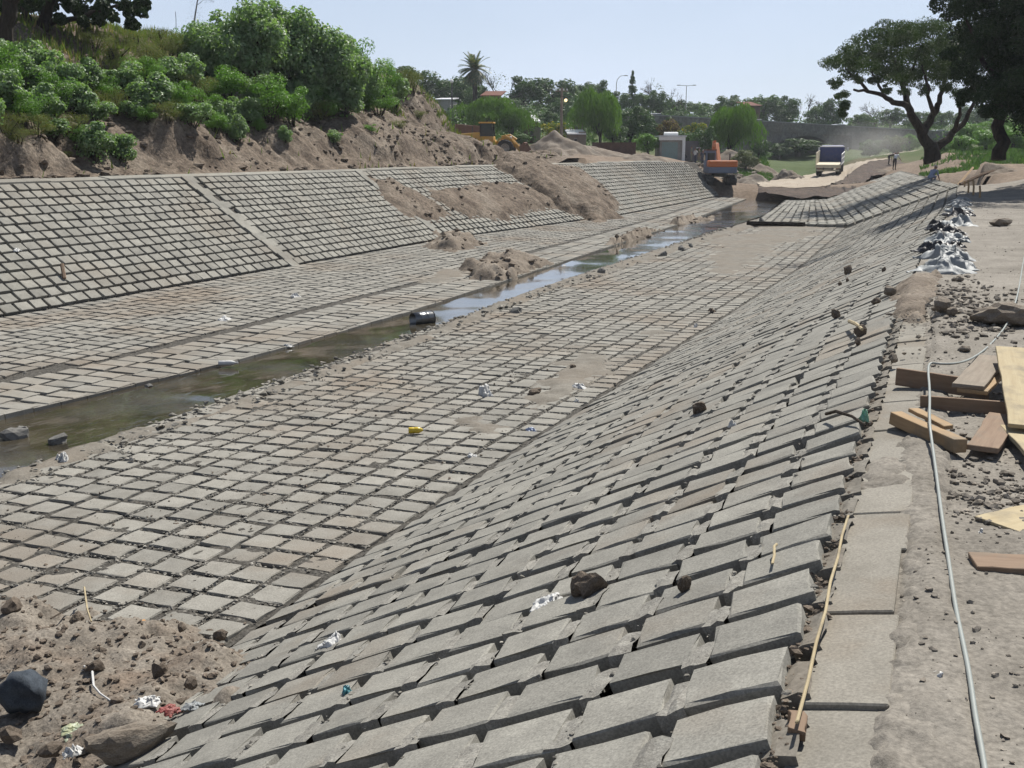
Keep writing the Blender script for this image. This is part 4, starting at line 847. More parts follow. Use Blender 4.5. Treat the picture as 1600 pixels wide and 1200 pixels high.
# ---- the dark tree at the right edge
TD = D(1560, 250, 46); TD.z = gz_at(TD.x, TD.y)-.1
dt = empty('shade_tree', TD, 0, 'huge dark leafy tree cut off by the right edge of the picture', 'tree'); mb = MB()
limb(mb, [(1560, 250), (1562, 210), (1558, 170), (1556, 120), (1550, 40), (1560, -60)], .30, .1, 1.5, 46); limb(mb, [(1558, 172), (1590, 120), (1630, 60)], .15, .05, 1.5, 46); limb(mb, [(1557, 130), (1530, 80), (1505, 20)], .13, .04, -1.5, 46)
local(mb.build('trunk', M_bark, dt), dt)
bl = []
for x, y, r in [(x_, y_, 34) for x_, y_ in ((1560, 30), (1580, 80), (1600, 30), (1575, 120), (1610, 90), (1600, 140), (1545, 85), (1535, 45), (1610, -40), (1560, 150), (1620, 160))]+[(1480, 5, 26), (1500, -30, 36), (1470, -60, 40), (1520, 20, 36), (1550, -10, 42), (1590, 10, 44), (1630, -10, 50), (1510, 60, 30), (1545, 60, 34), (1585, 60, 38), (1625, 60, 44), (1530, 100, 30), (1565, 105, 32), (1600, 105, 38), (1640, 110, 44), (1510, 120, 22), (1530, 140, 24), (1560, 145, 24), (1595, 145, 28), (1635, 150, 34), (1508, 155, 16), (1545, 170, 18), (1590, 172, 18), (1625, 180, 24), (1520, -90, 60), (1600, -90, 70), (1680, -60, 70), (1680, 40, 60), (1690, 120, 50), (1560, -160, 70), (1650, -160, 80), (1490, 90, 14)]:
    for _ in range(5):
        c = D(x+g.normal(0, r*.45), y+g.normal(0, r*.4), 46+g.normal(0, 1.7)); s = r*.027*g.uniform(.4, .75); bl.append((tuple(c-TD), (s, s, s*.8), int(240*(r/30)**1.4)+40))
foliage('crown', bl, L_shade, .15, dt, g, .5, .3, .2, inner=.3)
TD2 = Vector((6.8, 47, 1.3)); dt2 = dup(dt, TD2, 2.1, 1.02, 'second dark tree added nearer for shade, only its crown edge showing at the right side')  # two more trees added, mostly out of view, to deepen the shade
TD3 = Vector((9, 60, 1.4)); dup(dt, TD3, 4.0, .95, 'third dark tree added for shade behind the shade tree at the right edge')
# ---- overhanging tree at the top left, the vine-covered stump and the post on the ridge
TL = onH(71.5, 46); dl = depth(TL); lt = empty('overhanging_tree', TL, 0, 'dark drooping tree on the ridge at the upper left corner', 'tree'); mb = MB()
limb(mb, [(70, 70), (68, 45), (75, 10), (90, -40)], .3, .16, 0, dl); limb(mb, [(72, 40), (110, 30), (160, 16), (205, 8)], .14, .04, -1, dl); limb(mb, [(68, 48), (40, 20), (20, -30)], .16, .08, 0, dl); local(mb.build('trunk', M_bark, lt), lt)
bl = []
for x, y, r in [(20, -25, 36), (70, -30, 40), (120, -25, 36), (165, -20, 30), (110, 8, 20), (140, 12, 20), (168, 10, 18), (192, 10, 15), (212, 15, 12), (226, 8, 12), (205, 32, 9), (215, 42, 7), (60, -5, 22), (35, 10, 14), (95, 25, 12), (130, 32, 10), (155, 30, 8), (176, 28, 7), (-10, 10, 24), (10, 30, 12)]:
    for _ in range(3):
        c = D(x+g.normal(0, r*.45), y+g.normal(0, r*.4), dl+g.normal(0, 1.6)); s = r*dl/FPX*g.uniform(.5, .85); bl.append((tuple(c-TL), (s, s, s*.7), int(80*(r/20)**1.5)+14))
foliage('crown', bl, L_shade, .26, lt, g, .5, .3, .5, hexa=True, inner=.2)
TL2 = onH(6, 78); lt2 = empty('leaning_tree', TL2, 0, 'dark leaning trunk at the extreme upper left on the ridge', 'tree'); mb = MB(); d2 = depth(TL2)
limb(mb, [(4, 85), (8, 40), (24, -10), (40, -60)], .32, .2, 0, d2); local(mb.build('trunk', M_bark, lt2), lt2)
foliage('crown', [(tuple(D(20+g.normal(0, 25), -40+g.normal(0, 12), d2)-TL2), (.8, .8, .6), 70) for _ in range(9)], L_shade, .26, lt2, g, .5, hexa=True)
p = onH(302, 50); ds = depth(p); iv = empty('ivy_stump', p, 0, 'dark ivy covered tree stump on the skyline of the embankment', 'stump'); mb = MB()
limb(mb, [(304, 56), (304, 30), (308, 4), (312, -14)], .3, .12, 0, ds); limb(mb, [(308, 8), (320, -2), (334, 2)], .06, .02, 0, ds); local(mb.build('trunk', M_bark, iv), iv)
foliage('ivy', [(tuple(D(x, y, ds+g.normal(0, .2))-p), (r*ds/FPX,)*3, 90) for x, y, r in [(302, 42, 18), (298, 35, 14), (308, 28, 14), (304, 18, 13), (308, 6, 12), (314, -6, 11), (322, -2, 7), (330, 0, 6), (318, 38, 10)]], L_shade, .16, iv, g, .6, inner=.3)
p = onH(275, 42); MB().tube([p-Vector((0, 0, .3)), D(275, 30, depth(p)), D(274, 18, depth(p))], [.085, .08, .075], 8).build('fence_post', M_bark, label='lone dark wooden post on the skyline left of the ivy stump', cat='post')
# grass on the far right slope and by the bridge
g = np.random.default_rng(78); n = 26000
q = [(1440, 252, 90), (1640, 262, 90), (1640, 215, 125), (1440, 235, 125)]; P4 = [D(*t) for t in q]; a, b = g.random(n), g.random(n)
X = (P4[0].x*(1-a)+P4[1].x*a)*(1-b)+(P4[3].x*(1-a)+P4[2].x*a)*b; Y = (P4[0].y*(1-a)+P4[1].y*a)*(1-b)+(P4[3].y*(1-a)+P4[2].y*a)*b
n2 = 9000; q = [(1150, 262, 112), (1210, 275, 112), (1195, 250, 145), (1140, 240, 140)]; P4 = [D(*t) for t in q]; a, b = g.random(n2), g.random(n2)
X = np.concatenate([X, (P4[0].x*(1-a)+P4[1].x*a)*(1-b)+(P4[3].x*(1-a)+P4[2].x*a)*b]); Y = np.concatenate([Y, (P4[0].y*(1-a)+P4[1].y*a)*(1-b)+(P4[3].y*(1-a)+P4[2].y*a)*b])
k = (fbm(X*.25, Y*.25, 4, 140)+np.clip((X*math.cos(YAW)+Y*math.sin(YAW))/np.maximum(depth((X, Y)), 1)*6-2.35, -.6, 1) > g.uniform(-.1, .35, len(X))) | (np.arange(len(X)) >= len(X)-n2); X, Y = X[k], Y[k]; Z = Hg(X, Y); n = len(X); hgt = g.uniform(.15, .5, n); a = g.uniform(0, 6.28, n); w = g.uniform(.05, .12, n); B = np.stack([X, Y, Z-.05], 1); S = np.stack([np.cos(a)*w, np.sin(a)*w, 0*a], 1)
V = np.stack([B-S, B+S, B+np.stack([g.normal(0, .15, n), g.normal(0, .15, n), hgt], 1)], 1).reshape(-1, 3)
ob('grass', mesh_np('grass', V, np.arange(3*n).reshape(-1, 3), L_mid), kind='stuff', label='sunlit grass on the slope behind the big trees and under the bridge', cat='grass')
# ------------------------------------------------------------------ bridge
M_stone = earth('bridge_stone', (.26, .245, .225), (.17, .158, .148), .5, (.28, .24, .2), .25, (.5, .7), 3., .65, .9, .6, .05)
M_cap = earth('bridge_cap', (.36, .36, .35), (.28, .28, .27), 1., fine=8., finedark=.8)
BA, BB = D(1000, 177.5, 156), D(1500, 206, 187); bx = Vector((BB.x-BA.x, BB.y-BA.y, 0)); bL = bx.length; bx.normalize(); by = Vector((-bx.y, bx.x, 0))
def bpos(s, t, z): return Vector((BA.x, BA.y, 0))+bx*s+by*t+Vector((0, 0, z))
def bz(s): return BA.z+(BB.z-BA.z)*s/bL
def s_at(px):
    return min(np.linspace(0, bL, 600), key=lambda s: abs((lambda p: 800+FPX*((math.cos(YAW)*p.x+math.sin(YAW)*p.y)/depth(p)))(bpos(s, 0, 0))-px))
bridge = empty('stone_bridge', (0, 0, 0), 0, 'long grey stone bridge with a low arch across the valley', 'bridge')
ac, ah = s_at(1250), (s_at(1300)-s_at(1205))/2; acz = CAMZ+22/FPX*depth(bpos(ac, 0, 0)); asz = acz-4.2
def wall_mb(t0, t1, ztop, zfun, s0=0, s1=None, n=90):
    mb = MB(); ss = np.linspace(s0, s1 if s1 else bL, n); ss = np.unique(np.concatenate([ss, np.linspace(ac-ah, ac+ah, 25)])); ss = ss[(ss >= s0) & (ss <= (s1 or bL))]
    for a, b in zip(ss[:-1], ss[1:]):
        v = [bpos(a, t0, zfun(a)), bpos(b, t0, zfun(b)), bpos(b, t0, ztop(b)), bpos(a, t0, ztop(a)), bpos(a, t1, zfun(a)), bpos(b, t1, zfun(b)), bpos(b, t1, ztop(b)), bpos(a, t1, ztop(a))]
        mb.add(v, [(0, 1, 2, 3), (5, 4, 7, 6), (0, 4, 5, 1), (3, 2, 6, 7)])
    return mb
def zlow(s):
    if abs(s-ac) < ah: return asz+(acz-asz)*math.sqrt(max(0, 1-((s-ac)/ah)**2))
    return -5.
wall_mb(.25, 7.75, lambda s: bz(s)-1.55, zlow).build('spandrel_wall', M_stone, bridge)
wall_mb(.0, 8., lambda s: bz(s)-1.16, lambda s: bz(s)-1.55).build('deck', M_stone, bridge)
wall_mb(.04, .34, lambda s: bz(s)-.14, lambda s: bz(s)-1.16).build('parapet', M_stone, bridge); wall_mb(7.66, 7.96, lambda s: bz(s)-.14, lambda s: bz(s)-1.16).build('parapet', M_stone, bridge)
wall_mb(-.04, .42, lambda s: bz(s), lambda s: bz(s)-.14).build('parapet_cap', M_cap, bridge); wall_mb(7.58, 8.04, lambda s: bz(s), lambda s: bz(s)-.14).build('parapet_cap', M_cap, bridge)
for px in (1322, 1172, 1420):
    s = s_at(px); mb = MB(); mb.add([bpos(s+a, t, z) for z in (-5, bz(s)-1.57) for a, t in ((-.9, -.35), (.9, -.35), (.9, .3), (-.9, .3))], [(0, 1, 2, 3), (4, 5, 6, 7), (0, 1, 5, 4), (1, 2, 6, 5), (2, 3, 7, 6), (3, 0, 4, 7)]); mb.build('pier', M_stone, bridge)
mb = MB()                                            # voussoirs round the arch
for k in range(17):
    a = math.pi*(k+.5)/17; q = .5*math.pi/17*.94
    pts = [(ac+ah*r*math.cos(a+e), asz+(acz-asz)*r*math.sin(a+e)+(0 if r == 1 else .05)) for r, e in ((1., -q), (1.1, -q), (1.1, q), (1., q))]
    v = [bpos(s, t, z) for t in (.12, .4) for s, z in pts]; MB().add(v, [(0, 1, 2, 3), (7, 6, 5, 4), (0, 4, 5, 1), (1, 5, 6, 2), (2, 6, 7, 3), (3, 7, 4, 0)]).build('arch_stone', M_stone, bridge)

# ------------------------------------------------------------------ wheels and vehicles
M_tyre = M_black; M_rim = paint('rim', (.3, .28, .25), .6, .2, .6); M_yel = paint('loader_yellow', (.50, .27, .035), .5, 0, .5, (.3, .22, .14), 2.); M_rust = paint('rust', (.14, .075, .05), .85, 0, .6, (.22, .15, .1), 3.)
M_org = paint('excavator_orange', (.48, .13, .03), .5, 0, .35, (.25, .15, .1), 2.); M_bluegrey = paint('blue_grey', (.12, .15, .22), .55, 0, .4); M_blue = paint('truck_blue', (.035, .05, .16), .5, 0, .3); M_tan = paint('pale_bed', (.5, .45, .33), .7, 0, .5)
def wheel(parent, p, r, w, rim=M_rim):
    t = MB().lathe([(r*.55, -w/2), (r*.9, -w/2), (r, -w*.34), (r, w*.34), (r*.9, w/2), (r*.55, w/2), (r*.55, -w/2)], 20, Matrix.Translation(p) @ Matrix.Rotation(math.pi/2, 4, 'X'))
    for k in range(16):
        a = k*math.pi/8; t.box((p[0]+math.cos(a)*r, p[1], p[2]+math.sin(a)*r), (.10*r, w*.8, .07*r), (0, -a+math.pi/2, 0))
    o = t.build('wheel', M_tyre, parent)
    MB().lathe([(.001, -w*.3), (r*.25, -w*.38), (r*.3, -w*.22), (r*.56, -w*.4), (r*.56, w*.4), (r*.3, w*.22), (r*.25, w*.38), (.001, w*.3)], 16, Matrix.Translation(p) @ Matrix.Rotation(math.pi/2, 4, 'X')).build('rim', rim, o)
p = D(764, 240, 104); p.z = gz_at(p.x, p.y)-.05
ld = empty('wheel_loader', p, YAW-.12, 'dusty yellow wheel loader parked on the far left plateau', 'wheel loader')
for x in (-1.55, 1.65):
    for y in (-.95, .95): wheel(ld, (x, y, .75), .78, .56)
mb = MB(); mb.prism([(-3.15, .95), (-3.2, 1.75), (-2.9, 2.05), (-.75, 2.2), (-.7, .75), (-2.6, .72)], -.85, .85, 'y'); mb.build('engine_hood', M_yel, ld, bevel=.05)
MB().box((-3.0, 0, 1.2), (.5, 1.9, .8)).build('counterweight', M_yel, ld, bevel=.05)
mb = MB()
for y in (-.87, .87): mb.box((-2.1, y, 1.55), (.45, .03, .5))
mb.build('grille', M_black, ld)
mb = MB(); mb.box((-.1, 0, 1.15), (1.5, 1.3, .7)); mb.box((.9, 0, 1.05), (1.5, .9, .6)); mb.box((1.75, 0, 1.35), (.7, 1.1, .9)); mb.build('frame', M_yel, ld, bevel=.04)
mb = MB()
for x in (-1.55, 1.65):
    for y in (-.95, .95): mb.tube([(x+math.cos(a)*.95, y, .8+math.sin(a)*.95) for a in (R(20), R(55), R(90), R(125), R(160))], .07, 6)
mb.build('mudguard', M_yel, ld)
mb = MB(); mb.box((-.15, 0, 1.65), (1.35, 1.4, .35)); mb.build('cab_base', M_yel, ld, bevel=.03)
mb = MB()
for x, xt in ((-.75, -.7), (.48, .35)):
    for y in (-.66, .66): mb.tube([(x, y, 1.8), (xt, y*.95, 3.0)], .055, 6)
mb.build('cab_post', M_black, ld); MB().box((-.17, 0, 2.4), (1.12, 1.24, 1.15), (0, 0, 0), .93).build('cab_glass', M_glass, ld); MB().box((-.17, 0, 3.06), (1.4, 1.45, .13)).build('cab_roof', M_yel, ld, bevel=.03)
MB().tube([(-1.6, .35, 2.1), (-1.6, .35, 2.75)], .06, 8).build('exhaust_pipe', M_steel, ld)
for y in (-.5, .5):
    MB().prism([(1.35, 1.75), (1.6, 2.0), (2.5, 1.35), (3.25, .55), (3.1, .3), (2.3, 1.0)], y-.09, y+.09, 'y').build('lift_arm', M_yel, ld, bevel=.02)
MB().tube([(1.2, 0, 1.8), (2.0, 0, 1.95), (2.6, 0, 1.55)], .09, 8).build('tilt_linkage', M_yel, ld)
MB().prism([(3.0, .9), (3.15, .1), (4.2, .02), (4.2, .08), (3.3, .28), (3.2, .95), (3.5, 1.25), (3.4, 1.3)], -1.35, 1.35, 'y').build('bucket', M_rust, ld)
for y in (-1.35, 1.35): MB().prism([(3.0, .9), (3.15, .1), (4.2, .02), (3.45, 1.28)], y-.03, y+.03, 'y').build('bucket_cheek', M_rust, ld)
for y in (-.45, .45): MB().cyl((2.05, y, 1.75), (2.2, y, 1.75), .1, n=10).build('headlight', M_white, ld)
# rusty skip standing behind the loader
p = D(733, 228, 112); p.z = gz_at(p.x, p.y)+.25
sk = empty('steel_skip', p, YAW+.1, 'rusty brown steel skip body behind the yellow loader', 'skip'); mb = MB(); mb.box((0, 0, 1.35), (2.6, 1.9, 1.5), (0, .08, 0), 1.1); mb.build('hopper', M_rust, sk, bevel=.04)
mb = MB(); [mb.box((x, -1.02, 1.35), (.12, .1, 1.5), (0, .08, 0)) for x in (-1.1, -.4, .4, 1.1)]; mb.build('rib', M_rust, sk); MB().box((0, 0, .25), (2.4, 1.2, .8)).build('chassis', M_steel, sk)
# excavator seen from behind
p = D(1123, 277, 93); p.z = gz_at(p.x, p.y)-.05
ex = empty('excavator', p, YAW, 'orange tracked excavator seen from behind at the end of the left bank', 'excavator')
for x in (-.95, .95):
    tr = MB(); pr = [(-1.6, .35), (-1.35, .08), (1.35, .08), (1.6, .35), (1.6, .55), (1.3, .8), (-1.3, .8), (-1.6, .55)]; tr.prism(pr, x-.28, x+.28)
    for k in range(12): tr.box((x, -1.45+k*.26, .06), (.58, .12, .06)); tr.box((x, -1.45+k*.26, .82), (.58, .12, .05))
    tr = tr.build('track', M_black, ex, bevel=.02); mb = MB(); [mb.cyl((x-.3, y, .42), (x+.3, y, .42), .2, n=10) for y in (-1.1, -.4, .4, 1.1)]; mb.build('roller', M_steel, tr)
MB().cyl((0, 0, .7), (0, 0, .98), .65, n=20).build('turntable', M_steel, ex)
MB().box((.05, -.15, 1.28), (2.35, 2.7, .55)).build('lower_body', M_bluegrey, ex, bevel=.06); MB().box((.05, -1.0, 1.78), (2.4, 1.1, .55)).build('counterweight', M_org, ex, bevel=.08); MB().box((.55, .3, 1.75), (1.2, 1.3, .4)).build('engine_cover', M_org, ex, bevel=.05)
cb = MB().box((-.72, .45, 2.2), (.85, 1.3, 1.3), (0, 0, 0), .93).build('cab', M_bluegrey, ex, bevel=.04)
for d_, c_ in (((.6, .02, .6), (-.72, -.215, 2.35)), ((.02, .8, .6), (-1.16, .5, 2.35)), ((.02, .8, .6), (-.28, .5, 2.35))): MB().box(c_, d_).build('window', M_glass, cb)
MB().box((-.72, .45, 2.89), (.9, 1.3, .09)).build('cab_roof', M_rust, ex)
MB().prism([(.4, 1.6), (.75, 1.7), (2.3, 3.5), (3.8, 3.4), (3.8, 3.1), (2.5, 3.15), (.9, 1.5)], .02, .32).build('boom', M_org, ex, bevel=.03); MB().prism([(3.3, 3.7), (3.8, 3.65), (4.6, 1.3), (4.35, 1.25)], .05, .29).build('dipper_arm', M_org, ex, bevel=.02)
MB().tube([(.17, 1.0, 1.7), (.17, 2.0, 2.7)], .08, 8).build('hydraulic_ram', M_steel, ex); MB().prism([(4.0, 1.4), (4.7, 1.4), (4.85, .8), (4.3, .55), (3.95, .9)], -.3, .65).build('bucket', M_rust, ex)
MB().tube([(.75, -.6, 2.0), (.75, -.6, 2.6)], .06, 8).build('exhaust_pipe', M_steel, ex)
# dump truck climbing away
p = D(1297, 276, 108); p.z = 0
q = [D(1290, 277, 106), D(1306, 270, 112)]; p = D(1293, 276.5, 106)
tk = empty('dump_truck', p, YAW-R(20), 'blue dump truck with slatted white railed sides climbing the haul road', 'truck'); tk.rotation_euler = (R(3.5), 0, YAW-R(20))
for y, n in ((.9, 2), (5.1, 1)):
    for x in (-.95, .95): wheel(tk, (0, 0, 0), .5, .3, M_tan) if False else None
def twheel(x, y, w):
    t = MB().lathe([(.28, -w/2), (.44, -w/2), (.5, -w*.3), (.5, w*.3), (.44, w/2), (.28, w/2), (.28, -w/2)], 18, Matrix.Translation((x, y, .5)) @ Matrix.Rotation(math.pi/2, 4, 'Y')).build('wheel', M_black, tk)
    MB().lathe([(.001, -w*.3), (.12, -w*.4), (.28, -w*.42), (.28, w*.42), (.12, w*.4), (.001, w*.3)], 14, Matrix.Translation((x, y, .5)) @ Matrix.Rotation(math.pi/2, 4, 'Y')).build('rim', M_tan, t)
for x, y, w in ((-.9, 1.1, .5), (.9, 1.1, .5), (-.95, 5.0, .28), (.95, 5.0, .28)): twheel(x, y, w)
mb = MB(); [mb.box((x, 2.9, .78), (.12, 6.0, .2)) for x in (-.4, .4)]; [mb.box((0, y, .78), (.9, .1, .16)) for y in (.1, 1.5, 3.5, 5.4)]; mb.build('chassis', M_steel, tk)
MB().box((0, .0, .62), (2.1, .1, .16)).build('rear_bumper', M_tan, tk); [MB().box((x, -.03, .85), (.22, .06, .12)).build('tail_light', paint('tail_red', (.35, .02, .02), .3), tk) for x in (-.85, .85)]
MB().box((0, 2.1, 1.1), (2.35, 4.3, .12)).build('bed_floor', M_tan, tk, bevel=.01); MB().box((0, -.06, .98), (2.35, .05, .32)).build('tailgate', M_tan, tk)
MB().box((-1.15, 2.1, 1.72), (.05, 4.3, 1.1)).build('side_panel', M_tan, tk); MB().box((1.15, 2.1, 1.62), (.05, 4.25, .86)).build('side_panel', M_blue, tk)
for z in (1.2, 1.68, 2.12): MB().box((1.2, 2.1, z), (.05, 4.35, .07)).build('side_rail', M_white, tk)
for k in range(6): MB().box((1.195, .15+k*.78, 1.66), (.05, .06, .95)).build('side_post', M_white, tk)
MB().box((0, 4.28, 1.85), (2.35, .08, 1.45)).build('headboard', M_blue, tk); MB().box((0, 4.26, 2.6), (2.3, .12, .08)).build('headboard_rail', M_white, tk)
cbn = MB().prism([(4.5, .8), (4.5, 2.55), (4.75, 2.7), (5.7, 2.65), (6.05, 1.85), (6.3, 1.75), (6.3, .8)], -1.05, 1.05).build('cab', M_blue, tk, bevel=.05)
MB().box((1.06, 5.25, 2.1), (.02, .8, .6)).build('window', M_glass, cbn); MB().box((-1.06, 5.25, 2.1), (.02, .8, .6)).build('window', M_glass, cbn); MB().box((0, 4.49, 2.25), (1.4, .02, .4)).build('window', M_glass, cbn); MB().box((1.07, 5.3, 1.3), (.02, .9, .8)).build('door', M_white, cbn)
for x in (-1, 1): MB().tube([(x*1.05, 5.9, 2.2), (x*1.35, 5.85, 2.3)], .02, 5).box((x*1.38, 5.85, 2.25), (.16, .05, .35)).build('mirror', M_white, tk)
MB().box((0, 6.36, 1.0), (2.1, .1, .35)).build('front_bumper', M_white, tk)
# cars crossing the bridge: only the roofs show above the parapet
def car(px, col, lb):
    s = s_at(px); o = empty('car', bpos(s, 2.6, bz(s)-1.16), math.atan2(bx.y, bx.x), lb, 'car', None); m = paint('car_paint_'+lb.split()[0], col, .3, 0, .1, spec=.6)
    MB().prism([(-2.0, .3), (-2.05, .75), (-1.9, .9), (1.0, .92), (1.95, .78), (2.05, .45), (1.95, .28)], -.82, .82, 'y').build('body', m, o, bevel=.04)
    MB().prism([(-1.75, .91), (-1.35, 1.38), (.2, 1.4), (1.0, .92)], -.72, .72, 'y').build('windows', M_glass, o); MB().prism([(-1.4, 1.36), (-1.3, 1.43), (.15, 1.45), (.25, 1.38)], -.7, .7, 'y').build('roof', m, o, bevel=.02)
    for x in (-1.3, 1.25):
        for y in (-.74, .74): MB().lathe([(.001, -.1), (.3, -.1), (.31, .1), (.001, .1)], 14, Matrix.Translation((x, y, .31)) @ Matrix.Rotation(math.pi/2, 4, 'X')).build('wheel', M_black, o)
car(1037, (.75, .75, .75), 'white car crossing the left end of the bridge'); car(1182, (.7, .7, .72), 'leading pale car of the two close together on the bridge'); car(1191, (.72, .7, .68), 'trailing pale car of the two close together on the bridge'); car(1318, (.74, .74, .76), 'lone white car on the bridge above the dump truck'); car(1471, (.7, .72, .74), 'white car on the bridge behind the forked trunk')

# ------------------------------------------------------------------ houses, walls, lamps
M_brick = earth('brick_wall', (.17, .1, .075), (.12, .075, .06), 2., fine=14., finedark=.7); M_plast = earth('pale_plaster', (.42, .40, .37), (.33, .31, .28), 1., fine=10., finedark=.85); M_dk = paint('dark_opening', (.02, .02, .022), .8); M_tin = paint('tin_roof', (.6, .6, .6), .45, .2, .3); M_tile = earth('red_roof', (.24, .1, .07), (.17, .075, .055), 3., fine=12.)
def house(name, x0, x1, yt, yb, d, label, wall, roof, depth_=6, slope=.6, cat='house', wins=2, door=True):
    a, b = D(x0, yb, d), D(x1, yb, d); w = (b-a).length; c = (a+b)/2; zb = gz_at(c.x, c.y)-.3; zt = D((x0+x1)/2, yt, d).z; c.z = zb; h = max(zt-zb-slope*.6, 2.0)
    o = empty(name, c, YAW+random.uniform(-.12, .12), label, cat)
    MB().box((0, depth_/2, h/2), (w*.94, depth_, h)).build('wall', wall, o)
    MB().prism([(-.35, h), (depth_+.3, h+slope), (depth_+.3, h+slope+.14), (-.35, h+.14)], -w/2-.15, w/2+.15).build('roof', roof, o)
    for k in range(wins):
        x = w*((k+.7)/(wins+.6)-.5)*.9; f = MB().box((x, -.02, h*.58), (min(1.0, w*.2), .08, .9)).build('window', M_plast, o); MB().box((x, -.05, h*.58), (min(.82, w*.16), .06, .74)).build('pane', M_dk, f)
    if door: MB().box((w*.36, -.03, 1.3), (.85, .08, 2.0)).build('door', M_wood4, o)
    return o
house('low_house', 678, 704, 153, 172, 158, 'low house with a white roof behind the dark lamp post', M_plast, M_tin, 7, .5)
house('brick_house', 752, 782, 144, 178, 166, 'red brick house with white roof edges right of the palm', M_brick, M_tile, 7, 1.0)
house('flat_house', 776, 800, 160, 182, 160, 'small house with a flat white roof below the brick house', M_plast, M_tin, 6, .3)
house('shack', 822, 842, 184, 205, 140, 'shack with a slanting white tin roof left of the yellow bush', M_brick, M_tin, 5, .9, 'shack', 1)
house('shack', 888, 913, 208, 238, 124, 'dark shack with a bright white roof edge under the tall willow', M_wood4, M_tin, 5, .5, 'shack', 1)
house('brick_house', 896, 913, 183, 208, 150, 'small red brick house between the lamp pole and the tall willow', M_brick, M_brick, 5, .2)
house('pale_house', 1038, 1072, 160, 185, 222, 'pale long house on the ridge beyond the left end of the bridge', M_plast, M_tin, 8, .4)
house('red_house', 1166, 1188, 161, 186, 212, 'red roofed house just above the bridge parapet', M_brick, M_tile, 7, 1.0)
house('pale_house', 1335, 1372, 186, 202, 245, 'low house with a flat white roof seen under the forked tree', M_plast, M_tin, 8, .3)
# white framed shed
a, b = D(1030, 247, 120), D(1070, 247, 120); w = (b-a).length; c = (a+b)/2; c.z = gz_at(c.x, c.y)-.1; h = D(1050, 214, 120).z-c.z
sh = empty('white_shed', c, YAW, 'flat roofed white shed with a greenish front near the standing people', 'shed'); M_gd = paint('green_grey_door', (.2, .27, .25), .6)
MB().box((0, 2.2, h/2-.1), (w*.96, 4., h-.2)).build('wall', M_plast, sh); MB().box((-.25, .17, h/2-.2), (w*.62, .06, h-.7)).build('door', M_gd, sh); MB().box((w/2-.15, .1, h/2), (.3, .3, h)).build('pillar', M_white, sh); MB().box((-.1, .1, h-.18), (w*.98, .32, .32)).build('lintel', M_white, sh); MB().box((0, 2.1, h+.08), (w+.2, 4.6, .16)).build('roof', M_tin, sh); MB().tube([(-.8, 1, h+.25), (.7, 1, h+.25)], .28, 12).build('water_tank', M_white, sh)
MB().box((w/2+1.3, 1.5, h*.42), (2.4, .2, h*.84)).build('side_wall', paint('grey_wall', (.13, .12, .13), .8), sh); MB().box((w/2+1.7, 1.36, h*.55), (.5, .06, .12)).build('sign_plate', M_white, sh)
def lowwall(x0, x1, yt, yb, d, label, m, name='brick_wall'):
    a, b = D(x0, yb, d), D(x1, yb, d); zt = D(x0, yt, d).z; L_ = (b-a).length; c = (a+b)/2; zb = gz_at(c.x, c.y)-.4; o = empty(name, (c.x, c.y, zb), math.atan2(b.y-a.y, b.x-a.x), label, 'wall'); h = zt-zb
    MB().box((0, 0, h/2), (L_, .2, h)).build('masonry', m, o); MB().box((0, 0, h+.05), (L_+.1, .3, .1)).build('coping', M_cap if 'grey' in label else m, o); [MB().box((x, -.13, h/2), (.28, .08, h)).build('pier', m, o) for x in np.linspace(-L_/2+.2, L_/2-.2, 4)]
lowwall(925, 993, 224, 244, 117, 'low bare brick wall in front of the tall willow', M_brick); lowwall(904, 925, 229, 243, 118, 'short grey block wall left of the bare brick wall', M_plast, 'block_wall')
def pole(x, yb, yt, d, r, name, label, mat, head):
    a = D(x, yb, d); a.z = gz_at(a.x, a.y); b = D(x, yt, d); h = b.z-a.z; o = empty(name, a, YAW, label, 'lamp post'); MB().tube([(0, 0, -.3), (0, 0, h*.5), (0, 0, h)], [r, r*.85, r*.65], 8).build('pole', mat, o); head(o, h)
M_lamp = paint('lamp_glass', (.85, .78, .6), .2); M_lamp.node_tree.nodes['Principled BSDF'].inputs['Emission Color'].default_value = (1, .72, .35, 1); M_lamp.node_tree.nodes['Principled BSDF'].inputs['Emission Strength'].default_value = 1.2
pole(707, 215, 129, 140, .12, 'street_lamp', 'dark street lamp with a round head rising behind the embankment edge', M_steel, lambda o, h: (MB().ball((0, 0, h+.15), .24).build('lamp_globe', M_white, o), MB().cyl((0, 0, h-.2), (0, 0, h), .1).build('collar', M_steel, o)))
def whead(o, h):
    MB().tube([(0, -.1, h-.9), (.35, -.2, h-1.0), (.42, -.2, h-1.15)], .035, 6).build('lamp_arm', M_steel, o); MB().ball((.42, -.2, h-1.3), .17).build('lamp_bulb', M_lamp, o); MB().box((0, 0, h-.35), (1.3, .1, .1)).build('crossarm', M_wood4, o); [MB().cyl((x, 0, h-.3), (x, 0, h-.1), .05, n=8).build('insulator', M_white, o) for x in (-.55, -.2, .2, .55)]
pole(877, 232, 137, 119, .17, 'utility_pole', 'grey wooden utility pole with a glowing bulb on its arm', M_wood4, whead)
def chead(o, h): MB().tube([(0, 0, h), (.15, 0, h+.9), (.7, 0, h+1.5), (1.5, 0, h+1.6)], [.07, .06, .05, .045], 6).build('lamp_arm', M_rim, o); MB().box((1.75, 0, h+1.58), (.6, .22, .13)).build('lamp_head', M_rim, o)
pole(962, 190, 132, 208, .09, 'street_lamp', 'tall curved neck street lamp left of the conifer', M_rim, chead)
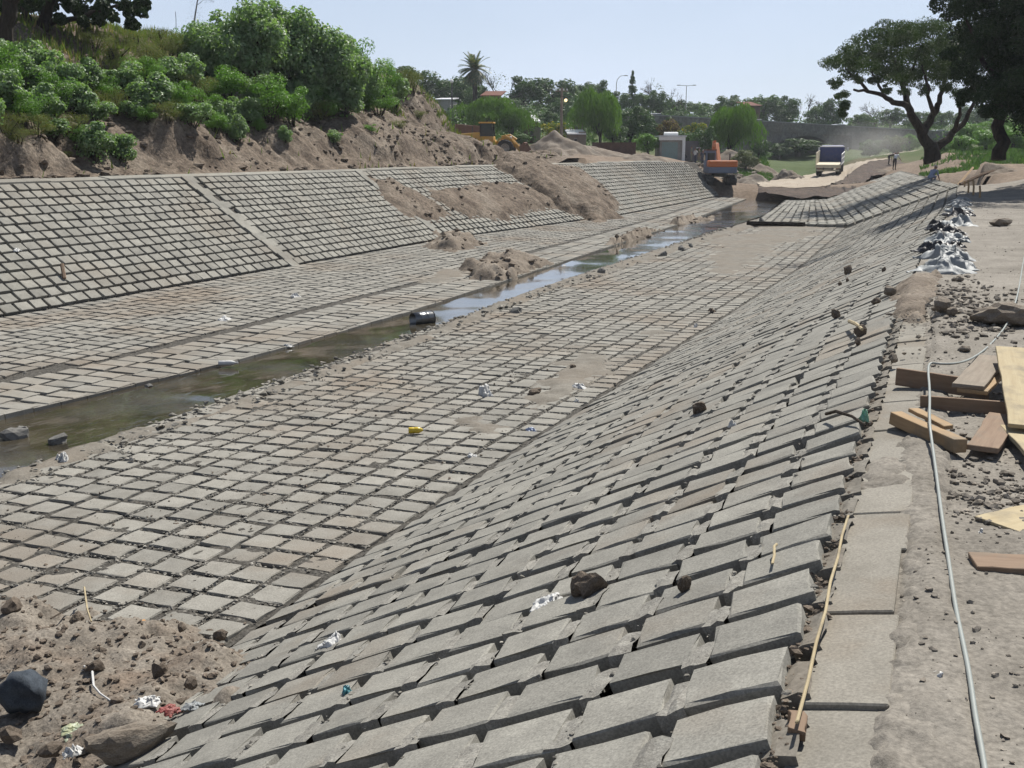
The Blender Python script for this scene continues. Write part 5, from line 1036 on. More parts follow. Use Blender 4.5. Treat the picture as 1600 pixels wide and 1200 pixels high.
pole(1071, 185, 134, 214, .09, 'street_lamp', 'tall street lamp with two arms forming a T on the ridge', M_rim, lambda o, h: (MB().tube([(-1.3, 0, h+.1), (0, 0, h), (1.3, 0, h+.1)], .05, 6).build('lamp_arm', M_rim, o), [MB().box((x, 0, h+.1), (.6, .25, .14)).build('lamp_head', M_rim, o) for x in (-1.5, 1.5)]))

# ------------------------------------------------------------------ people
SKIN = paint('skin', (.27, .15, .1), .6, 0, .1); HAIR = paint('hair', (.02, .016, .014), .7); SHOE = paint('shoe', (.03, .028, .026), .7)
def cloth(n, c): return paint('cloth_'+n, c, .85, 0, .3, spec=.1)
def person(loc, rz, pose, shirt, trousers, label, hgt=1.7, hat=None, group=None):
    """one continuous body grown over a skeleton; hair or a cap is a child"""
    J = {'pel': (0, 0, .95), 'sp': (0, .0, 1.15), 'ch': (0, 0, 1.36), 'nk': (0, 0, 1.5), 'hd': (0, .01, 1.62)}
    for s, n in ((-1, 'l'), (1, 'r')):
        J.update({'hip'+n: (.1*s, 0, .9), 'kn'+n: (.11*s, .02, .49), 'an'+n: (.11*s, -.02, .09), 'to'+n: (.12*s, .15, .035), 'sh'+n: (.19*s, 0, 1.42), 'el'+n: (.24*s, -.02, 1.13), 'wr'+n: (.25*s, .06, .89), 'hn'+n: (.25*s, .08, .81)})
    J = {k: Vector(v) for k, v in J.items()}
    def rot(keys, piv, ang, ax='X'):
        M_ = Matrix.Rotation(ang, 3, ax)
        for k in keys: J[k] = piv+M_ @ (J[k]-piv)
    up = ['sp', 'ch', 'nk', 'hd', 'shl', 'ell', 'wrl', 'hnl', 'shr', 'elr', 'wrr', 'hnr']; arm = lambda n: ['el'+n, 'wr'+n, 'hn'+n]
    if pose == 'bend':
        rot(up, J['pel'].copy(), R(-78)); rot(['nk', 'hd'], J['ch'].copy(), R(18)); [rot(arm(n), J['sh'+n].copy(), R(70)) for n in 'lr']; rot(['knl', 'anl', 'tol'], J['hipl'].copy(), R(10)); rot(['anl', 'tol'], J['knl'].copy(), R(-14))
    elif pose == 'crouch':
        for n in 'lr': rot(['kn'+n, 'an'+n, 'to'+n], J['hip'+n].copy(), R(95)); rot(['an'+n, 'to'+n], J['kn'+n].copy(), R(-125)); rot(['to'+n], J['an'+n].copy(), R(28))
        rot(up, J['pel'].copy(), R(-48)); rot(['nk', 'hd'], J['ch'].copy(), R(12)); [rot(arm(n), J['sh'+n].copy(), R(62)) for n in 'lr']
    elif pose == 'lean':
        rot(up, J['pel'].copy(), R(-35)); [rot(arm(n), J['sh'+n].copy(), R(50)) for n in 'lr']; [rot(['wr'+n, 'hn'+n], J['el'+n].copy(), R(25)) for n in 'lr']
    elif pose == 'arm':
        rot(arm('r'), J['shr'].copy(), R(55)); rot(['wrr', 'hnr'], J['elr'].copy(), R(50)); rot(['knl', 'anl', 'tol'], J['hipl'].copy(), R(9))
    low = min(J[k].z for k in ('tol', 'tor', 'anl', 'anr'))-.035
    for k in J: J[k].z -= low
    names = list(J); idx = {k: i for i, k in enumerate(names)}
    E = [('pel', 'sp'), ('sp', 'ch'), ('ch', 'nk'), ('nk', 'hd')]+[e for n in 'lr' for e in (('pel', 'hip'+n), ('hip'+n, 'kn'+n), ('kn'+n, 'an'+n), ('an'+n, 'to'+n), ('ch', 'sh'+n), ('sh'+n, 'el'+n), ('el'+n, 'wr'+n), ('wr'+n, 'hn'+n))]
    rad = {'pel': (.15, .11), 'sp': (.135, .10), 'ch': (.16, .115), 'nk': (.055, .06), 'hd': (.06, .07), 'hip': (.1, .1), 'kn': (.06, .065), 'an': (.042, .045), 'to': (.045, .03), 'sh': (.07, .07), 'el': (.045, .045), 'wr': (.03, .03), 'hn': (.035, .022)}
    me = bpy.data.meshes.new('person'); me.from_pydata([tuple(J[k]) for k in names], [(idx[a], idx[b]) for a, b in E], []); o = bpy.data.objects.new('tmp', me); COL.objects.link(o)
    o.modifiers.new('s', 'SKIN'); sv = me.skin_vertices[0].data
    for k in names: sv[idx[k]].radius = rad.get(k, rad.get(k[:-1])); sv[idx[k]].use_root = k == 'pel'
    o.modifiers.new('d', 'SUBSURF').levels = 1
    dg = bpy.context.evaluated_depsgraph_get(); nm = bpy.data.meshes.new_from_object(o.evaluated_get(dg)); bpy.data.objects.remove(o)
    bm = bmesh.new(); bm.from_mesh(nm)
    fwd = (J['hd']-J['nk']).normalized(); Mh = Matrix.Translation(J['hd']+fwd*.02) @ fwd.to_track_quat('Z', 'Y').to_matrix().to_4x4()
    bmesh.ops.create_icosphere(bm, subdivisions=2, radius=.105, matrix=Mh @ Matrix.Diagonal((.78, .95, 1.15, 1)))
    bmesh.ops.create_cone(bm, segments=5, radius1=.018, radius2=.004, depth=.04, cap_ends=True, matrix=Mh @ Matrix.Translation((0, .105, -.01)) @ Matrix.Rotation(R(-70), 4, 'X'))
    for s in (-1, 1): bmesh.ops.create_icosphere(bm, subdivisions=1, radius=.025, matrix=Mh @ Matrix.Translation((.085*s, -.01, 0)) @ Matrix.Diagonal((.4, .8, 1.2, 1)))
    for n in 'lr':                                            # five fingers on each hand
        a, b = J['wr'+n], J['hn'+n]; t = (b-a).normalized(); s = t.cross(Vector((0, 1, 0))).normalized() if abs(t.y) < .9 else Vector((1, 0, 0)); u = t.cross(s)
        for k, (off, ln) in enumerate(((-.027, .06), (-.009, .075), (.009, .072), (.027, .055), (.04, .05))):
            base = b+s*off-t*(.03 if k == 4 else 0); dr = (t+s*(.8 if k == 4 else off*4)+u*.25).normalized()
            bmesh.ops.create_cone(bm, segments=5, radius1=.0095, radius2=.006, depth=ln, cap_ends=True, matrix=Matrix.Translation(base+dr*ln*.5) @ dr.to_track_quat('Z', 'Y').to_matrix().to_4x4())
    bones = [(a, b, (1 if a in ('pel', 'sp', 'ch') and b in ('sp', 'ch') or b.startswith('sh') or a.startswith('sh') else 2 if b.startswith(('hip', 'kn')) or a.startswith('kn') else 3 if b.startswith('to') else 0)) for a, b in E]
    for f in bm.faces:
        c = f.calc_center_median(); best = min(bones, key=lambda e: ((lambda A, B: (c-(A+(B-A)*max(0, min(1, (c-A).dot(B-A)/(B-A).length_squared)))).length)(J[e[0]], J[e[1]]))); f.material_index = best[2]; f.smooth = True
    nm.materials.clear(); [nm.materials.append(m) for m in (SKIN, shirt, trousers, SHOE)]; bm.to_mesh(nm); bm.free()
    b = ob('person', nm, None, label=label, cat='person', group=group); b.location = loc; b.rotation_euler = (0, 0, rz); b.scale = (hgt/1.73,)*3
    mb = MB(); bmesh.ops.create_icosphere(mb.bm, subdivisions=2, radius=.112, matrix=Mh @ Matrix.Translation((0, -.012, .025)) @ Matrix.Diagonal((.8, .95, 1.05, 1)))
    bmesh.ops.delete(mb.bm, geom=[v for v in mb.bm.verts if (Mh.inverted() @ v.co).z < .015 and (Mh.inverted() @ v.co).y > -.05], context='VERTS')
    if hat:
        bmesh.ops.create_cone(mb.bm, segments=12, radius1=.1, radius2=.1, depth=.012, cap_ends=True, matrix=Mh @ Matrix.Translation((0, .07, .05)))
    mb.build('cap' if hat else 'hair', hat or HAIR, b, True); return b
cw, cd, cb_, ck, cn = cloth('white', (.55, .55, .55)), cloth('dark', (.035, .033, .036)), cloth('blue', (.25, .29, .4)), cloth('khaki', (.21, .2, .14)), cloth('navy', (.04, .05, .085))
def at(x, y, d): q = D(x, y, d); q.z = gz_at(q.x, q.y); return q
ROADP = D(1388, 258, 112); person(ROADP, YAW-1.5, 'bend', cd, cd, 'worker in dark clothes bent double at the edge of the haul road', 1.72)
person(D(1397, 266, 98), YAW-.9, 'lean', cw, cd, 'worker in a pale shirt leaning forward at the top of the far bank', 1.7)
person(D(1453, 287, 64), YAW-.9, 'crouch', cb_, cb_, 'worker in pale blue clothes crouching on the far bank', 1.75, cw)
for x, y, d, ps, s, t, l, h, c in ((1072, 252, 121, 'crouch', cd, cd, 'person in black squatting beside the pillar of the white shed', 1.7, None), (1080, 252, 120, 'stand', ck, ck, 'standing person in drab clothes nearest the shed wall', 1.62, None), (1086, 252, 119, 'arm', cw, cn, 'standing person in a pale top and dark green trousers by the shed', 1.6, None), (1092, 253, 118, 'stand', ck, ck, 'tall standing person in khaki left of the excavator', 1.76, None), (1098, 254, 117, 'arm', cn, cn, 'standing person in navy with a white cap left of the excavator', 1.68, cw), (1103, 256, 116, 'stand', cd, cd, 'person in black standing closest to the excavator', 1.6, None)):
    person(at(x, y, d), YAW+random.uniform(-2.5, 2.5), ps, s, t, l, h, c)
# ------------------------------------------------------------------ loose things
_rk = {}
def rock_mesh(seed, mat, sub=3, rough=.3):
    key = (seed, mat.name)
    if key in _rk: return _rk[key]
    bm = bmesh.new(); bmesh.ops.create_icosphere(bm, subdivisions=sub, radius=.5); g = np.random.default_rng(seed); cuts = [(Vector(g.normal(size=3)).normalized(), g.uniform(.30, .44)) for _ in range(9)]
    for v in bm.verts:
        n = v.co.normalized(); v.co += n*(float(fbm(np.array([n.x*1.6+seed]), np.array([n.y*1.6+n.z*2.1]), 3, seed)[0])*rough)
        for c, h in cuts:
            q = v.co.dot(c)
            if q > h: v.co -= c*(q-h)*.85
        v.co += n*float(fbm(np.array([n.x*6+seed]), np.array([n.y*6+n.z*7]), 2, seed+5)[0])*.04
    me = bpy.data.meshes.new('rock'); bm.to_mesh(me); bm.free(); me.materials.append(mat); _rk[key] = me; return me
def rock(p, s, mat, label, name='rock', seed=1, rz=0., cat='rock', group=None, sub=3, sink=.15):
    o = ob(name, rock_mesh(seed, mat, sub), None, label=label, cat=cat, group=group); o.location = (p[0], p[1], p[2]+s[2]*(.5-sink)); o.scale = s; o.rotation_euler = (0, 0, rz); return o
def onR(x, y): return hit(x, y, lambda X, Y: np.where(X > -.05, Hr(X, Y), -9.))
def szpx(p, w): return w*math.hypot(depth(p), CAMZ-p[2])/FPX
p = onR(1558, 508); s = szpx(p, 108); rock(p+Vector((.12, .1, 0)), (s*1.1, s*.6, s*.42), M_rock, 'largest brown boulder on the dirt at the right edge, under the white hose', 'boulder', 3, YAW+.05, 'boulder')
for x, y, w, h, l in ((1473, 487, 36, 22, 'angular brown stone left of the big boulder'), (1488, 494, 20, 14, 'small stone touching the rubble left of the big boulder'), (1417, 538, 32, 18, 'dark flat stone lying on the coping slab'), (1440, 531, 30, 16, 'longer brown stone lying on the coping slab next to the plank'), (1462, 485, 16, 10, 'little stone at the end of the coping slabs'), (1565, 353, 38, 14, 'long pale stone lying alone far out on the dirt'), (1500, 440, 14, 8, 'yellowish pebble just in front of the white plastic sacks'), (1433, 483, 18, 12, 'reddish stone at the broken top edge of the bank'), (1405, 478, 26, 18, 'dark stone on the crumbled edge beyond the coping'), (1392, 462, 22, 16, 'dark clod on the crumbled edge nearest the sacks'), (1508, 549, 24, 9, 'dark flat stone in front of the boulder shadow'), (1396, 566, 20, 14, 'brown stone wedged in the joint beside the coping')):
    p = onR(x, y) if x > 1400 else onC(x, y); s = szpx(p, w); rock(p, (s, s*.75, szpx(p, h)*1.25), M_rock, l, 'stone', random.randrange(40), random.uniform(0, 6), 'stone', 'loose stones along the right bank edge', 2)
for x, y, w, h, m, l in ((915, 928, 62, 46, M_clod, 'biggest crumbly brown clod sitting on the right bank blocks'), (1070, 922, 24, 32, M_clod, 'small brown clod caught in a joint right of the big clod'), (1092, 645, 30, 22, M_clod, 'dark wedge shaped stone on the middle of the right bank'), (1325, 428, 14, 15, M_clod, 'dark stone high on the far part of the right bank'), (1312, 446, 8, 8, M_clod, 'left one of two tiny dark stones on the far right bank'), (1324, 440, 7, 7, M_clod, 'right one of two tiny dark stones on the far right bank'), (1381, 424, 9, 9, M_clod, 'tiny black stone near the top of the far right bank'), (1306, 497, 18, 16, M_clod, 'dark triangular stone on the upper right bank below the rubble'), (1345, 526, 20, 20, M_clod, 'dark stone with a stick on the upper right bank'), (1340, 538, 12, 12, M_clod, 'dark lump just below the stone with the stick'), (1367, 475, 16, 11, M_clod, 'dark pebble beside an empty block hollow near the top of the bank'), (895, 576, 12, 8, M_clod, 'dark pebble on the silt patch of the canal floor'), (835, 617, 26, 12, M_clod, 'reddish clod on the silt patch right of the white bag')):
    p = onC(x, y); rock(p, (szpx(p, w), szpx(p, w)*.8, szpx(p, h)*1.15), m, l, 'clod', random.randrange(40), random.uniform(0, 6), 'clod', None, 3 if w > 25 else 2, .2)
heapf = lambda X, Y: Zc(X, Y)+.18*sstep(-.2, .4, poly_sd(X, Y, heap_poly))
def onP(x, y): return hit(x, y, heapf)
p = onP(205, 1178); rock(p, (szpx(p, 135), szpx(p, 70), szpx(p, 60)), M_rock, 'large flat brown rock on the soil heap at the lower left', 'boulder', 12, YAW+.35, 'boulder')
p = onP(40, 1112); rock(p, (szpx(p, 84), szpx(p, 60), szpx(p, 78)), earth('blue_grey_rock', (.10, .12, .145), (.06, .07, .085), 4., fine=50., finedark=.6, bump=1., objspace=True), 'dark blue grey lump on the soil heap at the left edge', 'boulder', 17, .4, 'boulder').data.polygons.foreach_set('use_smooth', np.ones(1280, bool))
for x, y, w, l in ((150, 1048, 26, 'dark stone standing on the middle of the soil heap'), (158, 1022, 18, 'pointed dark stone on top of the soil heap'), (345, 1000, 26, 'stone with a pale patch on the right end of the soil heap'), (120, 972, 24, 'brown stone at the back edge of the soil heap'), (20, 960, 40, 'brown clod at the back left of the soil heap'), (285, 985, 20, 'dark clod on the far crest of the soil heap'), (250, 1055, 30, 'dark clod in the hollow of the soil heap'), (300, 1075, 28, 'dark clod beside the blocks on the soil heap'), (80, 1180, 34, 'grey brown clod in the lower left corner'), (20, 1160, 40, 'clod under the blue grey lump')):
    p = onP(x, y); s = szpx(p, w); rock(p, (s, s*.8, s*.8), M_clod, l, 'clod', random.randrange(40), random.uniform(0, 6), 'clod', 'clods on the soil heap', 2)
for x, y, w, h, l in ((805, 492, 26, 13, 'grey flat rock at the right edge of the stream'), (760, 505, 30, 5, 'flat stone awash by the right edge of the stream'), (915, 437, 16, 5, 'dark flat stone out in the stream'), (940, 430, 14, 12, 'dark jagged stone at the right edge of the stream'), (1035, 402, 16, 9, 'dark stone at the stream edge towards the bend'), (1065, 393, 18, 10, 'dark wet stone on the stream edge beside two others'), (1080, 388, 12, 7, 'smaller dark wet stone on the stream edge'), (1190, 352, 20, 12, 'brown rock at the end of the dark timber beam'), (1098, 378, 10, 6, 'little stone by the far stream edge'), (90, 692, 34, 14, 'grey rock sticking out of the near stream'), (18, 684, 46, 16, 'white and blue rounded rock at the left edge in the stream'), (34, 677, 30, 14, 'pale rock just behind the white and blue one'), (232, 604, 16, 4, 'dark stone awash by the left edge of the near stream')):
    p = P(x, y, WATER); rock(p, (szpx(p, w), szpx(p, w)*.7, szpx(p, h)*1.5), M_grock, l, 'rock', random.randrange(40), random.uniform(0, 6), 'rock', None, 2, .3)
M_rubb = earth('rubble', (.37, .33, .28), (.21, .182, .15), 9., None, fine=50., finedark=.6, bump=.5, bdist=.008, rand=.3)
# pebbles nobody could count
def pebbles(name, X, Y, Z, smin, smax, mat, label, seed, flat=.65, pw=3., ico=True):
    g = np.random.default_rng(seed); n = len(X); s = smin+(smax-smin)*g.random(n)**pw
    if ico:
        bm = bmesh.new(); bmesh.ops.create_icosphere(bm, subdivisions=1, radius=.5); base = np.array([tuple(v.co) for v in bm.verts]); F = np.array([[v.index for v in f.verts] for f in bm.faces]); bm.free(); nv = 12
    else: nv = 6; base = np.array([(1, 0, 0), (-1, 0, 0), (0, 1, 0), (0, -1, 0), (0, 0, 1), (0, 0, -1)])*.5
    if not ico: F = np.array([(0, 2, 4), (2, 1, 4), (1, 3, 4), (3, 0, 4), (2, 0, 5), (1, 2, 5), (3, 1, 5), (0, 3, 5)])
    a = g.uniform(0, 6.28, n); ca, sa = np.cos(a)[:, None], np.sin(a)[:, None]; B = base[None]*(1+g.normal(0, .22 if ico else .28, (n, nv, 1)))*np.stack([s*g.uniform(.8, 1.4, n), s, s*flat*g.uniform(.7, 1.2, n)], 1)[:, None]; B = B+g.normal(0, .06 if ico else .12, (n, nv, 3))*s[:, None, None]
    V = np.stack([B[..., 0]*ca-B[..., 1]*sa, B[..., 0]*sa+B[..., 1]*ca, B[..., 2]], -1)+np.stack([X, Y, Z+s*.18], 1)[:, None]
    return ob(name, mesh_np(name, V.reshape(-1, 3), (np.arange(n)[:, None, None]*nv+F[None]).reshape(-1, 3), mat), kind='stuff', label=label, cat='pebbles')
g = np.random.default_rng(50)
n = 9000; Y = 1.3*np.exp(g.random(n)*math.log(46/1.3)); X = EDGE(Y)+.03+g.random(n)**1.1*(.12*Y+1.3); k = vnoise(X*2.2, Y*1.4, 9)+.25*vnoise(X*9, Y*9, 4) > g.uniform(.25, .95, n); X, Y = X[k], Y[k]
pebbles('pebbles', X, Y, Hr(X, Y), .004, .028, M_rubb, 'fine gravel scattered over the dirt on the right bank', 51)
q = [(1500, 760), (1600, 745), (1600, 790), (1560, 800), (1500, 800)]; pl = [tuple(onR(x, y)[:2]) for x, y in q]; c = np.mean(pl, 0); n = 500; X = c[0]+g.normal(0, .28, n); Y = c[1]+g.normal(0, .32, n); k = X > .1; X, Y = X[k], Y[k]; pebbles('pebbles', X, Y, Hr(X, Y), .01, .05, M_rubb, 'patch of coarse gravel between the hose and the pale board', 52, pw=2.)
n = 900; X = g.normal(.25, .3, n); Y = 12.6+g.normal(0, 1.3, n); k = X > -.5; X, Y = X[k], Y[k]; pebbles('pebbles', X, Y, np.maximum(Hr(X, Y), Zc(X, Y)), .012, .08, M_rubb, 'rubble where the coping slabs end', 53, pw=2.5)
n = 260; X = .55+g.normal(0, .4, n); Y = 7.6+g.normal(0, .8, n); k = X > .0; X, Y = X[k], Y[k]; pebbles('pebbles', X, Y, Hr(X, Y), .01, .045, M_rubb, 'clods and gravel under the heap of planks', 54, pw=2.)
fC = FR[0]; fC = fC[fC[:, 1] < 21]; nb = len(fC); m = 17
X = np.concatenate([np.repeat(fC[:, 0], m)+g.uniform(-.2, .2, nb*m), np.repeat(fC[:, 0], m)-.214+g.normal(0, .026, nb*m)]); Y = np.concatenate([np.repeat(fC[:, 1], m)-.186+g.normal(0, .026, nb*m), np.repeat(fC[:, 1], m)+g.uniform(-.19, .19, nb*m)])
k = (X > XSR(Y)+.1) & (vnoise(X*1.1, Y*1.1, 61) > .18); X, Y = X[k], Y[k]; pebbles('pebbles', X, Y, Zc(X, Y)-.013, .010, .042, M_peb, 'gravel filling the joints of the canal floor right of the stream', 55, pw=1.6)
n = 2600; Y = 4.5*np.exp(g.random(n)*math.log(28/4.5)); X = XSR(Y)+g.random(n)*(XRB(Y)-XSR(Y)); k = vnoise(X*.9, Y*.9, 3)+g.normal(0, .1, n) > .5; X, Y = X[k], Y[k]; pebbles('pebbles', X, Y, Zc(X, Y)+.003, .008, .04, M_clod, 'stray crumbs and stones lying on the pavers', 56, pw=3.)
n = 3500; Y = g.uniform(10, 45, n); X = XLB(Y)+g.random(n)*(XSL(Y)-XLB(Y)); fx = np.abs(((X-XLB(Y)-.04)/.44) % 1-.5); k = (fx > .36); X, Y = X[k], Y[k]; pebbles('pebbles', X, Y, Zc(X, Y)-.015, .015, .06, M_peb, 'gravel in the joints of the canal floor left of the stream', 57)
n = 2600; t = g.random(n); Y = g.uniform(8, 56, n); X = XSR(Y)+np.abs(g.normal(0, .35, n)); pebbles('pebbles', X, Y, Zc(X, Y)+.03, .01, .12, M_peb, 'stones and trash bits strung along the right edge of the stream', 58, pw=4.)
n = 2800; hp = np.array(heap_poly); X = g.uniform(hp[:, 0].min(), hp[:, 0].max(), n); Y = g.uniform(hp[:, 1].min(), hp[:, 1].max(), n); k = poly_sd(X, Y, heap_poly)+g.normal(0, .1, n) > 0; X, Y = X[k], Y[k]
from mathutils.bvhtree import BVHTree
_dg = bpy.context.evaluated_depsgraph_get(); _hv = [tuple(v.co) for v in HEAP.data.vertices]; _bv = BVHTree.FromPolygons(_hv, [tuple(f.vertices) for f in HEAP.data.polygons])
Z = np.array([(lambda h: h[0].z if h[0] else -9)(_bv.ray_cast(Vector((a, b, 3)), Vector((0, 0, -1)))) for a, b in zip(X, Y)]); k = Z > -5
pebbles('pebbles', X[k], Y[k], Z[k], .008, .06, M_clod, 'crumbs of earth and gravel over the soil heap', 59, pw=3.)
n = 1500; c = RB[0]; k = c[:, 1] < 14; c = c[k]; j = g.integers(0, len(c), n); X = c[j, 0]+g.uniform(.17, .25, n); Y = c[j, 1]+g.uniform(-.17, .17, n); X += 0; pebbles('pebbles', X, Y, Zc(X, Y)-.004, .006, .03, M_peb, 'grit in the mortar joints of the right bank', 60)
n = 700; Y = 1.5*np.exp(g.random(n)*math.log(9)); X = XRT(Y)-.005+g.normal(0, .022, n); pebbles('pebbles', X, Y, Zc(X, Y)-.05, .008, .04, M_clod, 'rubble in the slot beside the coping slabs', 61)
n = 4000; X = g.uniform(-22, -6, n); Y = g.uniform(96, 125, n); pebbles('pebbles', X, Y, Hg(X, Y), .05, .7, M_rock, 'rubble and broken concrete around the excavator', 62, pw=4.)

n = 9000; X = -24.6-g.random(n)**1.6*9; Y = g.uniform(16, 72, n); k = (vnoise(X*.5, Y*.4, 14)+.35*sstep(36, 26, Y)*sstep(-28.5, -26, X) > g.uniform(.35, 1.0, n)); X, Y = X[k], Y[k]; pebbles('pebbles', X, Y, Hl(X, Y), .03, .34, M_clod, 'clods of earth fallen over the face of the embankment', 63, pw=3.5)
SP_ = [o for o in COL.objects if o.get('category') in ('soil spill', 'soil mound') and o.name.startswith('dirt')]
for o in SP_:
    vv = np.empty(len(o.data.vertices)*3, np.float32); o.data.vertices.foreach_get('co', vv); vv = vv.reshape(-1, 3); j = g.integers(0, len(vv), 110 if o['category'] == 'soil spill' else 130); q_ = vv[j]; q_ = q_[q_[:, 2] > Zc(q_[:, 0], q_[:, 1])+.01]
    pebbles('pebbles', q_[:, 0]+g.normal(0, .06, len(q_)), q_[:, 1]+g.normal(0, .06, len(q_)), q_[:, 2]-.01, .03, .26, M_clod, 'clods on the '+o['label'][:60], int(g.integers(100, 9999)), pw=3.5)
# ---- soil heap behind the loader and ridges on the plateau
def mound(x, y, d, w, h, label, mat=M_soil, seed=3, asp=.7):
    c = D(x, y, d); X, Y = np.meshgrid(np.linspace(-1.15, 1.15, 70), np.linspace(-1.15, 1.15, 50)); r = np.hypot(X, Y)+fbm(X*1.8, Y*1.8, 4, seed)*.35
    Z = h*(np.clip(1-r, -.15, 1)**1.0+.10*fbm(X*5, Y*5, 4, seed+1)*(r < 1)+.22*np.exp(-((X+.25)**2+Y**2)/.05)); ca, sa = math.cos(YAW), math.sin(YAW); xx, yy = X*w/2, Y*w/2*asp
    WX, WY = c.x+xx*ca-yy*sa, c.y+xx*sa+yy*ca; V = np.stack([WX, WY, Hg(WX, WY)*.6+gz_at(c.x, c.y)*.4+Z-.05], -1).reshape(-1, 3); i = (np.arange(49)[:, None]*70+np.arange(69)).ravel()
    return ob('soil_mound', mesh_np('soil_mound', V, np.stack([i, i+1, i+71, i+70], 1), mat, True), None, label=label, cat='soil mound')
mound(868, 244, 108, 9.5, 2.1, 'big heap of dug soil right of the loader bucket'); mound(930, 246, 110, 9, .9, 'long low bank of soil in front of the brick wall', seed=9); mound(1010, 250, 104, 6, .8, 'rough soil ridge beyond the end of the left bank', seed=14); mound(1185, 284, 100, 7, 1.3, 'rubble heap between the excavator and the truck', M_rock, 19); mound(1235, 284, 106, 5, 1.9, 'brown soil heap at the tail of the dump truck', seed=23)
mound(1150, 262, 122, 9, 1.7, 'grass topped mound of soil under the bridge', M_soil, 29); mound(1545, 282, 58, 3.2, .5, 'low dark heap of soil in the shade at the right edge', M_soil, 33); mound(1370, 262, 104, 4, .6, 'soil thrown up along the top of the far bank', M_soil, 37)

# ---- timber
def plank(pts, w, t, mat, label, roll=0., name='plank', bow=0.):
    """pts: two photo pixels with the height of the axis there"""
    a, b = P(*pts[0]), P(*pts[1]); d = b-a; L_ = d.length; x = d.normalized(); z = (Vector((0, 0, 1))-x*x.z).normalized(); y = z.cross(x)
    o_ = MB(); n = 7; vv = []; g_ = random.Random(hash(label) & 255 if False else len(label)*7)
    for i in range(n+1):
        s = i/n-.5; e = .006*g_.uniform(-1, 1)
        for yy, zz in ((-w/2, -t/2), (w/2, -t/2), (w/2, t/2), (-w/2, t/2)): vv.append((s*L_+(g_.uniform(-.012, .012) if i in (0, n) else 0), yy+e, zz+bow*(1-4*s*s)))
    f = [(3, 2, 1, 0), (4*n, 4*n+1, 4*n+2, 4*n+3)]
    for i in range(n): f += [(4*i+k, 4*i+(k+1) % 4, 4*i+4+(k+1) % 4, 4*i+4+k) for k in range(4)]
    o = o_.add(vv, f).build(name, mat, None, label=label, cat='plank', bevel=.003)
    Mx = Matrix((x, y, z)).transposed().to_4x4(); o.matrix_world = Matrix.Translation((a+b)/2) @ Mx @ Matrix.Rotation(roll, 4, 'X'); return o
plank([(1400, 588, .06), (1545, 610, .08)], .03, .13, M_wood2, 'rough board standing on edge across the coping, farthest of the heap')
plank([(1512, 604, .17), (1552, 558, .19)], .20, .028, M_wood4, 'short grey board on top of the heap of planks'); plank([(1520, 612, .14), (1562, 570, .15)], .19, .028, M_wood, 'short board just under the grey one on the heap')
plank([(1605, 668, .10), (1580, 545, .30)], .20, .025, M_wood3, 'wide pale yellow board leaning on the heap of planks'); plank([(1398, 652, .05), (1500, 697, .05)], .08, .08, M_wood, 'squared beam with a bright sawn end in front of the heap')
plank([(1428, 640, .10), (1482, 668, .09)], .07, .025, M_wood, 'thin offcut lying on the squared beam'); plank([(1440, 628, .05), (1600, 640, .07)], .03, .09, M_wood2, 'shaded board on edge under the heap of planks')
plank([(1535, 702, .04), (1568, 650, .05)], .17, .03, M_wood2, 'reddish board with a slanted end beside the squared beam'); plank([(1578, 668, .05), (1640, 730, .05)], .12, .03, M_wood3, 'pale board end at the right edge below the heap')
plank([(1560, 822, .03), (1690, 790, .03)], .26, .02, M_wood3, 'pale plywood sheet corner at the right edge'); plank([(1520, 878, .035), (1700, 888, .05)], .17, .03, M_wood2, 'reddish plank lying flat at the right edge below the plywood')
plank([(1324, 806, .035), (1247, 1128, .035)], .011, .012, M_wood3, 'thin pale batten lying in the joint beside the coping slabs', name='batten'); plank([(1246, 1120, -.02), (1244, 1150, -.03)], .05, .04, M_wood2, 'splintered batten end by the lowered coping slab', name='batten')
plank([(1205, 880, -.06), (1212, 850, -.05)], .012, .01, M_wood3, 'white splinter lying in the joint of the upper right bank', name='splinter')
for x, yt, yb, l in ((1513, 281, 301, 'left one of the short orange brown stakes beyond the sacks'), (1521, 280, 305, 'middle orange brown stake beyond the sacks'), (1531, 290, 309, 'right leaning stake beyond the sacks'), (1507, 283, 292, 'shortest stake beyond the sacks')):
    q = onR(x, yb); dd = depth(q); MB().tube([q-Vector((0, 0, .2)), D(x+.5, (yt+yb)/2, dd), D(x, yt, dd)], [.045, .042, .04], 6).build('stake', M_wood, label=l, cat='stake')
q = D(1496, 290, 58); MB().tube([q, D(1508, 276, 60), D(1520, 262, 62)], [.07]*3, 4).build('plank', M_wood, label='leaning plank by the stakes in the tree shade', cat='plank')
q = D(1530, 290, 50); mb = MB(); mb.tube([D(1500, 288, 56), D(1535, 272, 57), D(1570, 262, 58)], [.09, .09, .08], 5); mb.build('timber_beam', M_wood2, label='long rough beam lying on the dark heap at the right', cat='beam')
# orange soil edge and barrier tape by the trees
MB().prism([(0, 0), (.5, .25), (1.2, .1), (1.6, .0)], 0, 5.).build('tmp', M_soil) if False else None
